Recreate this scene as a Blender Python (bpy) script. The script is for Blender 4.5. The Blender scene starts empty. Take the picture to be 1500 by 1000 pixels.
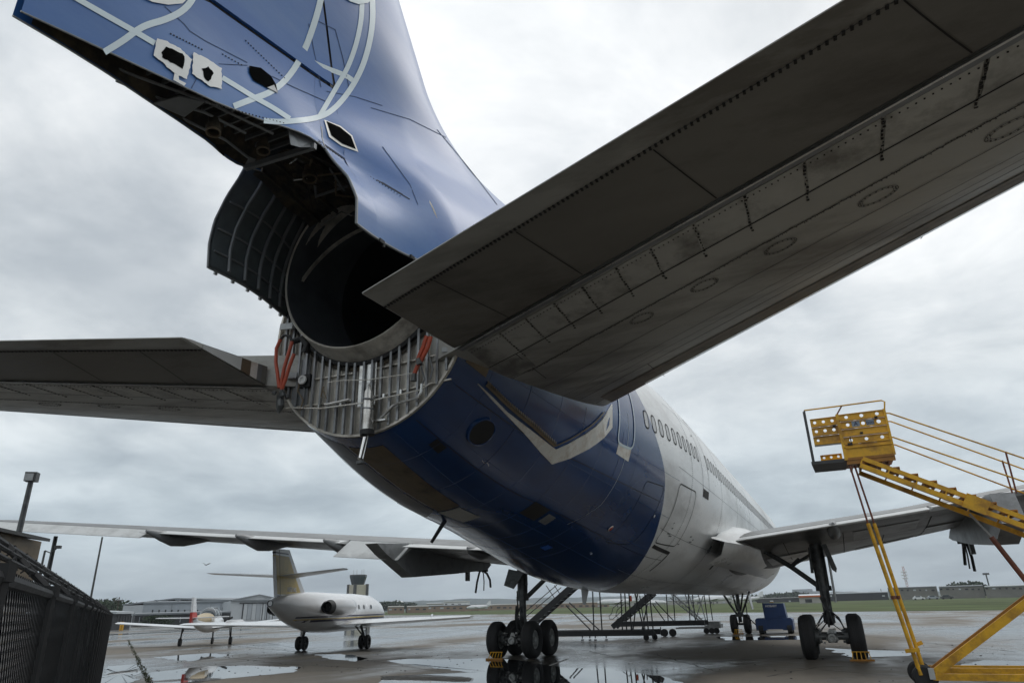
import bpy, math, random
import numpy as np
from mathutils import Vector, Matrix
random.seed(7)
S = bpy.context.scene
COL = S.collection
R = math.radians
# ---------------------------------------------------------------- camera
F_PX = 983.4258
CR = Vector((0.90900898, 0.41592458, -0.02663503))
CU = Vector((0.17535101, -0.32369121, 0.92977203))
CF = Vector((-0.37809351, 0.8498416, 0.36717101))
CC = Vector((5.78115811, -25.26049048, 1.73485556))
cd = bpy.data.cameras.new('camera'); cam = bpy.data.objects.new('camera', cd); COL.objects.link(cam)
cd.sensor_width = 36; cd.lens = 36 * F_PX / 1500; cd.clip_start = 0.05; cd.clip_end = 20000
m = Matrix((CR, CU, -CF)).transposed().to_4x4(); m.translation = CC
cam.matrix_world = m; S.camera = cam
# ---------------------------------------------------------------- world: overcast sky
W = bpy.data.worlds.new('World'); S.world = W; W.use_nodes = True
nt = W.node_tree; nt.nodes.clear()
def N(t, ty, **k):
    n = t.nodes.new(ty)
    for a, b in k.items():
        if a.startswith('i_'): n.inputs[a[2:].replace('_', ' ')].default_value = b
        else: setattr(n, a, b)
    return n
SUN_EL, SUN_AZ = R(52), R(20)
out = N(nt, 'ShaderNodeOutputWorld'); bg = N(nt, 'ShaderNodeBackground'); bg.inputs[1].default_value = 0.1
sky = N(nt, 'ShaderNodeTexSky', sky_type='NISHITA', sun_disc=False, sun_elevation=SUN_EL, sun_rotation=SUN_AZ, air_density=1.2, dust_density=2.0)
tc = N(nt, 'ShaderNodeTexCoord'); sp = N(nt, 'ShaderNodeSeparateXYZ'); nt.links.new(tc.outputs['Generated'], sp.inputs[0])
zz = N(nt, 'ShaderNodeMath', operation='MAXIMUM'); zz.inputs[1].default_value = 0.0; nt.links.new(sp.outputs[2], zz.inputs[0])
za = N(nt, 'ShaderNodeMath', operation='ADD'); za.inputs[1].default_value = 0.22; nt.links.new(zz.outputs[0], za.inputs[0])
dv = N(nt, 'ShaderNodeVectorMath', operation='DIVIDE'); cb = N(nt, 'ShaderNodeCombineXYZ')
for i in range(3): nt.links.new(za.outputs[0], cb.inputs[i])
nt.links.new(tc.outputs['Generated'], dv.inputs[0]); nt.links.new(cb.outputs[0], dv.inputs[1])
def wnoise(scale, detail, rough, dist, seed):
    mp = N(nt, 'ShaderNodeMapping'); mp.inputs['Location'].default_value = (seed, seed * .7, seed * 1.3); nt.links.new(dv.outputs[0], mp.inputs[0])
    n = N(nt, 'ShaderNodeTexNoise'); n.inputs['Scale'].default_value = scale; n.inputs['Detail'].default_value = detail
    n.inputs['Roughness'].default_value = rough; n.inputs['Distortion'].default_value = dist; nt.links.new(mp.outputs[0], n.inputs['Vector']); return n
def ramp(t, src, stops):
    r = N(t, 'ShaderNodeValToRGB'); e = r.color_ramp.elements
    while len(e) < len(stops): e.new(0.5)
    for i, (p_, c) in enumerate(stops): e[i].position = p_; e[i].color = (*c, 1) if len(c) == 3 else c
    t.links.new(src, r.inputs[0]); return r
n1 = wnoise(1.1, 7, .56, .25, 3.1); n2 = wnoise(3.2, 8, .6, .4, 8.4)
grad = ramp(nt, zz.outputs[0], [(0.0, (4.7, 5.7, 6.3)), (0.10, (5.3, 6.15, 6.7)), (0.28, (6.9, 7.25, 7.4)), (0.50, (7.7, 7.9, 8.0)), (1.0, (8.0, 8.3, 8.5))])
cl = ramp(nt, n1.outputs[0], [(0.33, (.62, .65, .68)), (0.46, (.88, .895, .905)), (0.62, (1.13, 1.12, 1.11))])
cl2 = ramp(nt, n2.outputs[0], [(0.34, (.84, .86, .88)), (0.64, (1.12, 1.11, 1.10))])
mu = N(nt, 'ShaderNodeMix', data_type='RGBA', blend_type='MULTIPLY'); mu.inputs[0].default_value = 1
nt.links.new(grad.outputs[0], mu.inputs[6]); nt.links.new(cl.outputs[0], mu.inputs[7])
mu2 = N(nt, 'ShaderNodeMix', data_type='RGBA', blend_type='MULTIPLY'); mu2.inputs[0].default_value = 1
nt.links.new(mu.outputs[2], mu2.inputs[6]); nt.links.new(cl2.outputs[0], mu2.inputs[7])
mx = N(nt, 'ShaderNodeMix', data_type='RGBA'); mx.inputs[0].default_value = .93
nt.links.new(sky.outputs[0], mx.inputs[6]); nt.links.new(mu2.outputs[2], mx.inputs[7])
nt.links.new(mx.outputs[2], bg.inputs[0]); nt.links.new(bg.outputs[0], out.inputs[0])
sl = bpy.data.lights.new('sun', 'SUN'); sl.energy = 0.6; sl.angle = R(25); sl.color = (1, .97, .93)
so = bpy.data.objects.new('sun', sl); COL.objects.link(so)
so.rotation_euler = Vector((math.sin(SUN_AZ) * math.cos(SUN_EL), math.cos(SUN_AZ) * math.cos(SUN_EL), math.sin(SUN_EL))).to_track_quat('Z', 'Y').to_euler()
S.view_settings.view_transform = 'Standard'; S.view_settings.look = 'None'; S.view_settings.gamma = 1
S.view_settings.exposure = 0.25; S.view_settings.use_curve_mapping = False
# ---------------------------------------------------------------- helpers
V = Vector
def ray(x, y): return CF + CR * ((x - 750) / F_PX) - CU * ((y - 500) / F_PX)
def px(x, y, ax, val):            # where the sight line of a measured point meets the plane that carries it
    d = ray(x, y); return CC + d * ((val - CC[ax]) / d[ax])
def far(x, y, dist):
    d = ray(x, y); return CC + d * (dist / math.hypot(d.x, d.y))
def wpos(o):
    p = V((0, 0, 0))
    while o: p = p + o.location; o = o.parent
    return p
class MB:
    def __init__(s): s.v = []; s.f = []; s.m = []
    def add(s, vs, fs, mi=0):
        b = len(s.v); s.v += [V(v) for v in vs]; s.f += [tuple(i + b for i in f) for f in fs]; s.m += [mi] * len(fs)
    def box(s, c, d, rz=0, mi=0, M=None):
        c = V(c); q = Matrix.Rotation(rz, 3, 'Z') if M is None else M
        vs = [c + q @ V((a * d[0] / 2, b * d[1] / 2, e * d[2] / 2)) for a in (-1, 1) for b in (-1, 1) for e in (-1, 1)]
        s.add(vs, [(0, 1, 3, 2), (4, 6, 7, 5), (0, 4, 5, 1), (2, 3, 7, 6), (0, 2, 6, 4), (1, 5, 7, 3)], mi)
    def bar(s, a, b, w, h, up=(0, 0, 1), mi=0):      # rectangular bar from a to b
        a, b = V(a), V(b); d = (b - a).normalized(); sd = d.cross(V(up))
        if sd.length < 1e-3: sd = d.cross(V((1, 0, 0)))
        sd.normalize(); u = sd.cross(d)
        M = Matrix((d, sd, u)).transposed(); s.box((a + b) / 2, ((b - a).length, w, h), M=M, mi=mi)
    def tube(s, pts, r, n=8, caps=True, mi=0):
        pts = [V(p) for p in pts]; rr = r if isinstance(r, (list, tuple)) else [r] * len(pts)
        rings = []; pn = None
        for i, p in enumerate(pts):
            d = (pts[min(i + 1, len(pts) - 1)] - pts[max(i - 1, 0)]).normalized()
            if pn is None: pn = d.cross(V((0, 0, 1)));  pn = pn if pn.length > .05 else d.cross(V((1, 0, 0)))
            pn = (pn - d * pn.dot(d)).normalized(); bn = d.cross(pn)
            rings.append([p + (pn * math.cos(2 * math.pi * k / n) + bn * math.sin(2 * math.pi * k / n)) * rr[i] for k in range(n)])
        s.loft(rings, True, caps, mi)
    def loft(s, rings, closed=True, caps=False, mi=0):
        n = len(rings[0]); vs = [v for r_ in rings for v in r_]; fs = []
        for i in range(len(rings) - 1):
            for k in range(n if closed else n - 1):
                a = i * n + k; b = i * n + (k + 1) % n; fs.append((a, b, b + n, a + n))
        if caps: fs.append(tuple(range(n))[::-1]); fs.append(tuple((len(rings) - 1) * n + k for k in range(n)))
        s.add(vs, fs, mi)
    def lathe(s, prof, c, ax=(0, 1, 0), n=32, caps=False, mi=0, a0=0, a1=2 * math.pi):
        ax = V(ax).normalized(); u = ax.cross(V((0, 0, 1))); u = u if u.length > .1 else ax.cross(V((1, 0, 0))); u.normalize(); w = u.cross(ax); c = V(c)
        full = abs(a1 - a0 - 2 * math.pi) < 1e-4; k_ = n if full else n + 1
        rings = [[c + ax * t + (u * math.cos(a0 + (a1 - a0) * k / n) + w * math.sin(a0 + (a1 - a0) * k / n)) * r for k in range(k_)] for t, r in prof]
        s.loft(rings, full, caps, mi)
    def prism(s, pts, off, mi=0):                    # polygon extruded by a vector
        n = len(pts); off = V(off); vs = [V(p) for p in pts] + [V(p) + off for p in pts]
        s.add(vs, [tuple(range(n))[::-1], tuple(range(n, 2 * n))] + [(i, (i + 1) % n, n + (i + 1) % n, n + i) for i in range(n)], mi)
    def mesh(s, name, mats, smooth=False, org=(0, 0, 0)):
        me = bpy.data.meshes.new(name); o = V(org); me.from_pydata([v - o for v in s.v], [], s.f)
        for q in (mats if isinstance(mats, (list, tuple)) else [mats]): me.materials.append(q)
        me.polygons.foreach_set('material_index', s.m)
        import bmesh; b = bmesh.new(); b.from_mesh(me); bmesh.ops.recalc_face_normals(b, faces=b.faces); b.to_mesh(me); b.free()
        if smooth: me.polygons.foreach_set('use_smooth', [True] * len(me.polygons)); me.set_sharp_from_angle(angle=R(smooth if smooth is not True else 35))
        return me
    def build(s, name, mats, parent=None, smooth=False, kind=None):
        org = wpos(parent) if parent else V((0, 0, 0))
        me = s.mesh(name, mats, smooth, org); o = bpy.data.objects.new(name, me); COL.objects.link(o)
        if parent: o.parent = parent
        if kind: o['kind'] = kind
        return o
def inst(name, me, loc, rot, parent, mat3=None):
    o = bpy.data.objects.new(name, me); COL.objects.link(o); l = V(loc) - (wpos(parent) if parent else V((0, 0, 0)))
    if mat3 is not None: M = mat3.to_4x4(); M.translation = l; o.matrix_local = M
    else: o.location = l; o.rotation_euler = rot
    o.parent = parent
    return o
def tag(o, label=None, cat=None, group=None, kind=None):
    if label: o['label'] = label
    if cat: o['category'] = cat
    if group: o['group'] = group
    if kind: o['kind'] = kind
    return o
def thing(name, label, cat, loc=(0, 0, 0), rz=0, group=None):
    o = bpy.data.objects.new(name, None); COL.objects.link(o); o.location = loc; o.rotation_euler = (0, 0, rz); o.empty_display_size = .3
    return tag(o, label, cat, group)
def copy_tree(o, parent=None):
    c = o.copy(); COL.objects.link(c)
    if parent is not None: c.parent = parent
    for ch in list(o.children): copy_tree(ch, c)
    return c
def text_obj(name, body, size, mat, parent, mat3, loc, ext=.004, bold=0):
    cu = bpy.data.curves.new(name, 'FONT'); cu.body = body; cu.size = size; cu.extrude = ext; cu.align_x = 'CENTER'; cu.align_y = 'CENTER'; cu.offset = bold; cu.resolution_u = 3
    t = bpy.data.objects.new(name, cu); me = bpy.data.meshes.new_from_object(t); bpy.data.objects.remove(t); bpy.data.curves.remove(cu)
    me.name = name; me.materials.clear(); me.materials.append(mat)
    return inst(name, me, loc, None, parent, mat3)
# ---------------------------------------------------------------- materials
def mat(name, col, rough=.5, metal=0, var=.25, vs=3.0, dirt=None, dirt_amt=.4, dscale=1.5, stretch=(1, 1, 1), bump=0, bs=30, coat=0, rvar=.15, spec=.5, world=False, wet=None):
    m_ = bpy.data.materials.new(name); m_.use_nodes = True; t = m_.node_tree; b = t.nodes['Principled BSDF']
    b.inputs['Roughness'].default_value = rough; b.inputs['Metallic'].default_value = metal; b.inputs['Coat Weight'].default_value = coat; b.inputs['Specular IOR Level'].default_value = spec
    b.inputs['Coat Roughness'].default_value = .12
    if world: src = N(t, 'ShaderNodeNewGeometry').outputs['Position']
    else: src = N(t, 'ShaderNodeTexCoord').outputs['Object']
    mp = N(t, 'ShaderNodeMapping'); mp.inputs['Scale'].default_value = stretch; t.links.new(src, mp.inputs[0])
    n = N(t, 'ShaderNodeTexNoise'); n.inputs['Scale'].default_value = vs; n.inputs['Detail'].default_value = 6; n.inputs['Roughness'].default_value = .6; t.links.new(mp.outputs[0], n.inputs['Vector'])
    lo = tuple(c * (1 - var) for c in col); hi = tuple(min(1, c * (1 + var)) for c in col)
    r = ramp(t, n.outputs[0], [(.3, lo), (.7, hi)]); last = r.outputs[0]
    if dirt:
        n2 = N(t, 'ShaderNodeTexNoise'); n2.inputs['Scale'].default_value = dscale; n2.inputs['Detail'].default_value = 9; n2.inputs['Roughness'].default_value = .68; t.links.new(mp.outputs[0], n2.inputs['Vector'])
        r2 = ramp(t, n2.outputs[0], [(.46, (0, 0, 0)), (.66, (dirt_amt,) * 3)])
        mx = N(t, 'ShaderNodeMix', data_type='RGBA'); t.links.new(r2.outputs[0], mx.inputs[0]); t.links.new(last, mx.inputs[6]); mx.inputs[7].default_value = (*dirt, 1); last = mx.outputs[2]
    t.links.new(last, b.inputs['Base Color'])
    rr = N(t, 'ShaderNodeMapRange'); rr.inputs[3].default_value = max(.02, rough - rvar); rr.inputs[4].default_value = min(1, rough + rvar); t.links.new(n.outputs[0], rr.inputs[0]); t.links.new(rr.outputs[0], b.inputs['Roughness'])
    if bump:
        n3 = N(t, 'ShaderNodeTexNoise'); n3.inputs['Scale'].default_value = bs; n3.inputs['Detail'].default_value = 4; t.links.new(mp.outputs[0], n3.inputs['Vector'])
        bp_ = N(t, 'ShaderNodeBump'); bp_.inputs['Strength'].default_value = bump; bp_.inputs['Distance'].default_value = .02; t.links.new(n3.outputs[0], bp_.inputs['Height']); t.links.new(bp_.outputs[0], b.inputs['Normal'])
    return m_
M = {}
M['white'] = mat('weathered_white_paint', (.80, .81, .80), .32, var=.07, vs=.9, dirt=(.22, .21, .19), dirt_amt=.55, dscale=.55, stretch=(1, .35, 1), bump=.06, bs=1.2)
M['navy'] = mat('shaded_navy_tail_paint', (.011, .052, .175), .17, var=.25, vs=.8, dirt=(.010, .026, .075), dirt_amt=.5, dscale=.5, stretch=(1, .4, 1), coat=.35, bump=.05, bs=1.5)  # darker than the fin blue: shade on the lower fuselage put into the colour
M['finblue'] = mat('sky_lit_faded_fin_paint', (.026, .112, .335), .46, var=.14, vs=.6, dirt=(.14, .25, .42), dirt_amt=.32, dscale=.9, stretch=(1, .22, .8), coat=.08, bump=.05, bs=2)  # lighter base paints in the sky reflection; pale streaks are fading
M['stripe'] = mat('pale_blue_stripe', (.60, .69, .72), .38, var=.06, vs=3, dirt=(.25, .32, .38), dirt_amt=.25)
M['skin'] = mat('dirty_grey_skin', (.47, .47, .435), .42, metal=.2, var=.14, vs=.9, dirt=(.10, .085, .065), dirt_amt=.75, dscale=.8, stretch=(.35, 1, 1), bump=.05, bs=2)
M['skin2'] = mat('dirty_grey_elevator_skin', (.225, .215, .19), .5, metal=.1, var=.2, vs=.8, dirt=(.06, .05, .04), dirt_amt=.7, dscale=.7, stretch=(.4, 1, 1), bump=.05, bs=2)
M['panel'] = mat('grey_access_panel', (.54, .54, .50), .42, metal=.2, var=.12, vs=2, dirt=(.09, .08, .065), dirt_amt=.7, dscale=1.7)
M['seam'] = mat('dark_seam', (.025, .024, .022), .8, var=.1)
M['brown'] = mat('brown_stained_skin', (.20, .155, .10), .55, metal=.2, var=.3, vs=2, dirt=(.06, .045, .03), dirt_amt=.8, dscale=2)
M['bare'] = mat('bare_titanium', (.64, .60, .53), .42, metal=.3, var=.22, vs=3, dirt=(.12, .10, .08), dirt_amt=.75, dscale=1.8, stretch=(1, 1, .5), bump=.12, bs=6)
M['alu'] = mat('polished_aluminium', (.62, .62, .60), .28, metal=.85, var=.1, dirt=(.2, .17, .13), dirt_amt=.5, dscale=4)
M['rub'] = mat('worn_rub_plate', (.82, .80, .74), .35, metal=.1, var=.1, vs=5, dirt=(.34, .24, .15), dirt_amt=.55, dscale=5)
M['duct'] = mat('grey_duct_metal', (.30, .31, .32), .35, metal=.4, var=.2, vs=2, dirt=(.05, .05, .05), dirt_amt=.7, dscale=2)
M['darkbrown'] = mat('dark_brown_interior', (.030, .026, .020), .75, var=.5, vs=3, dirt=(.16, .12, .07), dirt_amt=.7, dscale=3.5, bump=.3, bs=15)  # near-black base with brown mottling
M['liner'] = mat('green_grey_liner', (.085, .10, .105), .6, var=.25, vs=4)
M['frame'] = mat('cowl_frame', (.21, .22, .225), .5, metal=.3, var=.2)
M['steel'] = mat('gear_steel', (.10, .105, .105), .42, metal=.35, var=.3, vs=6, dirt=(.03, .028, .025), dirt_amt=.7, dscale=5)
M['gearlight'] = mat('pale_gear_paint', (.42, .43, .42), .45, var=.2, vs=6, dirt=(.08, .07, .06), dirt_amt=.7, dscale=6)
M['tyre'] = mat('tyre_rubber', (.022, .022, .023), .75, var=.3, vs=9, bump=.2, bs=40)
M['chrome'] = mat('chrome_rod', (.75, .75, .74), .12, metal=1, var=.05)
M['redhose'] = mat('orange_hose', (.42, .07, .03), .5, var=.2, vs=8)
M['black'] = mat('black_rubber', (.015, .015, .016), .6, var=.2)
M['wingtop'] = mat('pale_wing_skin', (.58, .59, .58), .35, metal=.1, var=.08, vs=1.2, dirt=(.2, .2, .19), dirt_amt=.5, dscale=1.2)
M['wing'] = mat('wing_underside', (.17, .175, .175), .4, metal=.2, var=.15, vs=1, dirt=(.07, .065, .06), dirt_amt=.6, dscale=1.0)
M['fairing'] = mat('fairing_grey', (.26, .27, .275), .38, metal=.1, var=.15, vs=2, dirt=(.08, .08, .08), dirt_amt=.6, dscale=2)
M['yellow'] = mat('yellow_stair_paint', (.74, .40, .015), .42, var=.12, vs=4, dirt=(.20, .08, .02), dirt_amt=.65, dscale=2.6, rvar=.1)
M['rust'] = mat('rusty_red_paint', (.17, .055, .03), .6, var=.3, vs=6)
M['orangey'] = mat('dark_amber_paint', (.34, .15, .02), .5, var=.25, vs=4)
M['dkplate'] = mat('dark_plate', (.06, .062, .062), .55, var=.25, vs=4)
M['blackiron'] = mat('black_stand_paint', (.028, .03, .032), .45, var=.3, vs=6)
M['galv'] = mat('galvanised_tube', (.33, .34, .34), .45, metal=.4, var=.2, vs=8)
M['gpublue'] = mat('blue_cart_paint', (.03, .062, .17), .38, var=.2, vs=3, dirt=(.02, .03, .05), dirt_amt=.6, dscale=3)
M['jetwhite'] = mat('business_jet_white', (.72, .73, .74), .22, var=.04, vs=2, coat=.3)
M['gold'] = mat('gold_tail_paint', (.62, .47, .15), .4, var=.12, vs=3)
M['jetnavy'] = mat('navy_pinstripe', (.02, .022, .07), .35, var=.1)
M['glass'] = mat('dark_glass', (.03, .045, .055), .08, var=.1)
M['plugwhite'] = mat('window_plug', (.52, .53, .53), .4, var=.1, vs=2)
M['tan'] = mat('tan_cabin_paint', (.45, .36, .22), .4, var=.15, vs=4)
M['red'] = mat('red_paint', (.42, .04, .03), .45, var=.1)
M['fence'] = mat('black_fence_vinyl', (.010, .010, .011), .6, var=.3, vs=20)
M['chain'] = mat('fence_wire', (.05, .05, .052), .4, metal=.3, var=.3, vs=20)
M['clad'] = mat('hangar_cladding', (.36, .39, .42), .5, var=.07, vs=.5, dirt=(.22, .24, .25), dirt_amt=.4, dscale=.4, stretch=(1, 1, .3))
M['clad2'] = mat('hangar_door_cladding', (.46, .49, .51), .5, var=.06, vs=.5)
M['roofg'] = mat('metal_roof', (.20, .22, .235), .5, var=.1, vs=.5)
M['dkbuild'] = mat('dark_annex', (.035, .037, .04), .7, var=.2, vs=1)
M['tanbrick'] = mat('tan_brick_wall', (.30, .215, .15), .8, var=.15, vs=.2)
M['conc'] = mat('pale_concrete', (.40, .39, .36), .8, var=.12, vs=.4)
M['conc2'] = mat('weathered_hangar_wall', (.20, .195, .175), .8, var=.15, vs=.3)
M['beige'] = mat('beige_tower_panel', (.48, .45, .36), .7, var=.08, vs=1)
M['hill'] = mat('haze_tinted_wooded_hill', (.035, .06, .055), .95, var=.35, vs=.02, bump=0)  # bluish tint paints distance haze into the colour of the woods
M['leaf'] = mat('dark_foliage', (.028, .048, .022), .8, var=.5, vs=.6)
M['bark'] = mat('bark', (.06, .045, .032), .9, var=.3)
M['sign'] = mat('grey_blue_sticker', (.24, .30, .36), .5, var=.1)
M['letter'] = mat('letter_white', (.7, .7, .68), .5, var=.05)
# ================================================================ GROUND
APU = V((.80, -.60, 0)); APV = V((.60, .80, 0))        # slab grid directions
def ground_mat():
    m_ = bpy.data.materials.new('wet_apron_concrete'); m_.use_nodes = True; t = m_.node_tree; b = t.nodes['Principled BSDF']
    g = N(t, 'ShaderNodeNewGeometry')
    def noise(scale, det, rough, st=(1, 1, 1), rot=0, loc=0, dist=0):
        mp = N(t, 'ShaderNodeMapping'); mp.inputs['Scale'].default_value = st; mp.inputs['Rotation'].default_value = (0, 0, rot); mp.inputs['Location'].default_value = (loc, loc, 0)
        t.links.new(g.outputs['Position'], mp.inputs[0]); n = N(t, 'ShaderNodeTexNoise'); n.inputs['Scale'].default_value = scale; n.inputs['Detail'].default_value = det; n.inputs['Roughness'].default_value = rough; n.inputs['Distortion'].default_value = dist
        t.links.new(mp.outputs[0], n.inputs['Vector']); return n
    wet = noise(.085, 7, .55, (1.0, .55, 1), R(37), 11.5, .4)
    fine = noise(1.4, 8, .65); grit = noise(45, 3, .6)
    wm = ramp(t, wet.outputs[0], [(.39, (0, 0, 0)), (.50, (.65,) * 3), (.60, (1, 1, 1))])
    dry = ramp(t, fine.outputs[0], [(.3, (.10, .085, .066)), (.7, (.185, .16, .125))])
    wc = ramp(t, fine.outputs[0], [(.3, (.020, .020, .020)), (.7, (.042, .040, .038))])
    mx = N(t, 'ShaderNodeMix', data_type='RGBA'); t.links.new(wm.outputs[0], mx.inputs[0]); t.links.new(dry.outputs[0], mx.inputs[6]); t.links.new(wc.outputs[0], mx.inputs[7])
    t.links.new(mx.outputs[2], b.inputs['Base Color'])
    f2 = ramp(t, fine.outputs[0], [(.35, (.9, .9, .9)), (.6, (1.35, 1.35, 1.35))])
    rr = ramp(t, wm.outputs[0], [(0, (.68,) * 3), (.5, (.30,) * 3), (1, (.07,) * 3)])
    mm = N(t, 'ShaderNodeMath', operation='MULTIPLY'); t.links.new(rr.outputs[0], mm.inputs[0]); t.links.new(f2.outputs[0], mm.inputs[1]); t.links.new(mm.outputs[0], b.inputs['Roughness'])
    bp_ = N(t, 'ShaderNodeBump'); bp_.inputs['Strength'].default_value = .18; bp_.inputs['Distance'].default_value = .01
    inv = N(t, 'ShaderNodeMath', operation='MULTIPLY'); sb = N(t, 'ShaderNodeMath', operation='SUBTRACT'); sb.inputs[0].default_value = 1.0; t.links.new(wm.outputs[0], sb.inputs[1])
    t.links.new(sb.outputs[0], inv.inputs[0]); t.links.new(grit.outputs[0], inv.inputs[1]); t.links.new(inv.outputs[0], bp_.inputs['Height']); t.links.new(bp_.outputs[0], b.inputs['Normal'])
    return m_
M['apron'] = ground_mat()
M['joint'] = mat('joint_sealant', (.03, .03, .028), .8, world=True)
M['grass'] = mat('airfield_grass', (.078, .102, .040), .95, var=.5, vs=.05, dirt=(.11, .11, .05), dirt_amt=.5, dscale=.03, world=True, bump=.4, bs=2, rvar=.02, spec=.1)
M['earth'] = mat('distant_ground', (.10, .11, .075), .95, var=.2, vs=.01, world=True, rvar=.02, spec=.1)
def water_mat():
    m_ = bpy.data.materials.new('puddle_water'); m_.use_nodes = True; t = m_.node_tree; b = t.nodes['Principled BSDF']
    b.inputs['Base Color'].default_value = (.012, .013, .014, 1); b.inputs['Roughness'].default_value = .015; b.inputs['IOR'].default_value = 1.4
    g = N(t, 'ShaderNodeNewGeometry'); n = N(t, 'ShaderNodeTexNoise'); n.inputs['Scale'].default_value = 1.6; n.inputs['Detail'].default_value = 3; t.links.new(g.outputs['Position'], n.inputs['Vector'])
    bp_ = N(t, 'ShaderNodeBump'); bp_.inputs['Strength'].default_value = .05; bp_.inputs['Distance'].default_value = .01; t.links.new(n.outputs[0], bp_.inputs['Height']); t.links.new(bp_.outputs[0], b.inputs['Normal'])
    return m_
M['water'] = water_mat()
b = MB(); b.add([(-6000, -3000, -.12), (6000, -3000, -.12), (6000, 6000, -.12), (-6000, 6000, -.12)], [(0, 1, 2, 3)]); b.build('ground', M['earth'], kind='structure')
E0 = V((-139.6, 198.1, 0)); E1 = V((22.8, 64.8, 0)); ED = (E1 - E0).normalized(); EN = V((-ED.y, ED.x, 0))
if EN.y < 0: EN = -EN
b = MB(); q0 = E0 - ED * 260; q1 = E1 + ED * 260
b.add([q0 + V((0, 0, -.02)), q1 + V((0, 0, -.02)), q1 - EN * 420 + V((0, 0, -.02)), q0 - EN * 420 + V((0, 0, -.02))], [(0, 1, 2, 3)])
apron = b.build('apron', M['apron'], kind='structure')
b = MB(); b.add([q0 - ED * 600 + EN * .05 + V((0, 0, -.03)), q1 + ED * 600 + EN * .05 + V((0, 0, -.03)), q1 + ED * 600 + EN * 420 + V((0, 0, -.03)), q0 - ED * 600 + EN * 420 + V((0, 0, -.03))], [(0, 1, 2, 3)])
b.build('grass_field', M['grass'], kind='structure')
b = MB(); b.bar(q0 + V((0, 0, -.01)), q1 + V((0, 0, -.01)), .35, .05); b.build('apron_edge_kerb', M['conc'], kind='structure')
# concrete slabs with open joints
SL = 7.6
sb_ = MB(); g_ = .022
sb_.add([APU * (a * (SL / 2 - g_)) + APV * (c * (SL / 2 - g_)) + V((0, 0, z)) for z in (-.03, 0) for a, c in ((-1, -1), (1, -1), (1, 1), (-1, 1))],
        [(0, 1, 2, 3), (4, 5, 6, 7), (0, 1, 5, 4), (1, 2, 6, 5), (2, 3, 7, 6), (3, 0, 4, 7)])
sm = sb_.mesh('concrete_slab', M['apron'])
O0 = V((-12.5, -10.2, 0))
for i in range(-10, 9):
    for j in range(-3, 11):
        c = O0 + APU * (SL * (i + .5)) + APV * (SL * (j + .5)); dd = c - V((CC.x, CC.y, 0))
        if dd.length > 78 or dd.dot(V((CF.x, CF.y, 0))) < -3 and dd.length > 12: continue
        inst('concrete_slab', sm, c, (0, 0, 0), apron)
# puddles: shallow sheets of standing water lying in the low slabs
def puddle(pts, seed):
    rnd = random.Random(seed); P = [px(x, y, 2, .004) for x, y in pts]; Q = []
    n = len(P)
    for i in range(n):
        a, b_ = P[i], P[(i + 1) % n]; k = max(2, int((b_ - a).length / .35)); L = (b_ - a).length
        for j in range(k):
            t = j / k; q = a.lerp(b_, t); nrm = V((-(b_ - a).y, (b_ - a).x, 0)).normalized()
            amp = min(.22, L * .05) * math.sin(math.pi * t) ** .5; Q.append(q + nrm * rnd.uniform(-amp, amp))
    c = sum(Q, V((0, 0, 0))) / len(Q)
    b = MB(); b.add([c] + Q, [(0, i + 1, (i + 1) % len(Q) + 1) for i in range(len(Q))])
    o = b.build('puddle', M['water'], kind='structure'); return o
puddle([(566, 967), (600, 964), (640, 965), (690, 964), (722, 963), (760, 966), (790, 972), (830, 977), (880, 979), (930, 984), (975, 991), (1003, 1001), (960, 1012), (800, 1012), (690, 1012), (668, 1003), (560, 1005), (556, 990), (690, 984), (620, 975)], 1)
puddle([(158, 975), (200, 972), (205, 985), (190, 1004), (148, 1004)], 2)
puddle([(222, 984), (300, 975), (380, 974), (440, 976), (430, 984), (330, 993), (240, 1006), (220, 1004)], 3)
puddle([(462, 958), (500, 957), (540, 963), (520, 968), (480, 964)], 4)
puddle([(225, 962), (300, 956), (345, 958), (280, 968)], 5)
puddle([(1205, 948), (1240, 950), (1350, 954), (1330, 960), (1250, 962)], 6)
puddle([(1395, 975), (1440, 966), (1520, 968), (1520, 976), (1440, 982)], 7)
puddle([(1050, 932), (1190, 930), (1180, 936), (1060, 937)], 8)
M['crack'] = mat('crack_filler', (.018, .018, .017), .85, world=True)
for k, (pts, w) in enumerate((([(300, 938), (360, 947), (430, 953), (520, 960)], .03), ([(330, 962), (420, 972), (545, 978)], .03), ([(640, 940), (760, 946), (860, 952), (900, 962)], .025), ([(1010, 972), (1080, 966), (1160, 960), (1290, 956)], .03), ([(900, 950), (960, 958), (1060, 985)], .02), ([(1120, 990), (1200, 976), (1320, 972)], .03), ([(570, 915), (700, 922), (820, 945)], .03), ([(1180, 918), (1300, 935), (1500, 955)], .03))):
    rnd = random.Random(k); P = [px(x, y, 2, .003) for x, y in pts]; L_, R_2 = [], []
    for a, c in zip(P, P[1:]):
        n = max(3, int((c - a).length / .35)); nr = V((-(c - a).y, (c - a).x, 0)).normalized()
        for j in range(n): q = a.lerp(c, j / n) + nr * rnd.gauss(0, .05); ww = w * rnd.uniform(.3, 1.2); L_.append(q + nr * ww); R_2.append(q - nr * ww)
    b = MB(); b.loft([L_, R_2], False); b.build('crack', M['crack'], apron)
M['paintline'] = mat('faded_white_line', (.34, .33, .31), .6, dirt=(.06, .055, .05), dirt_amt=.9, dscale=6, world=True)
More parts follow.
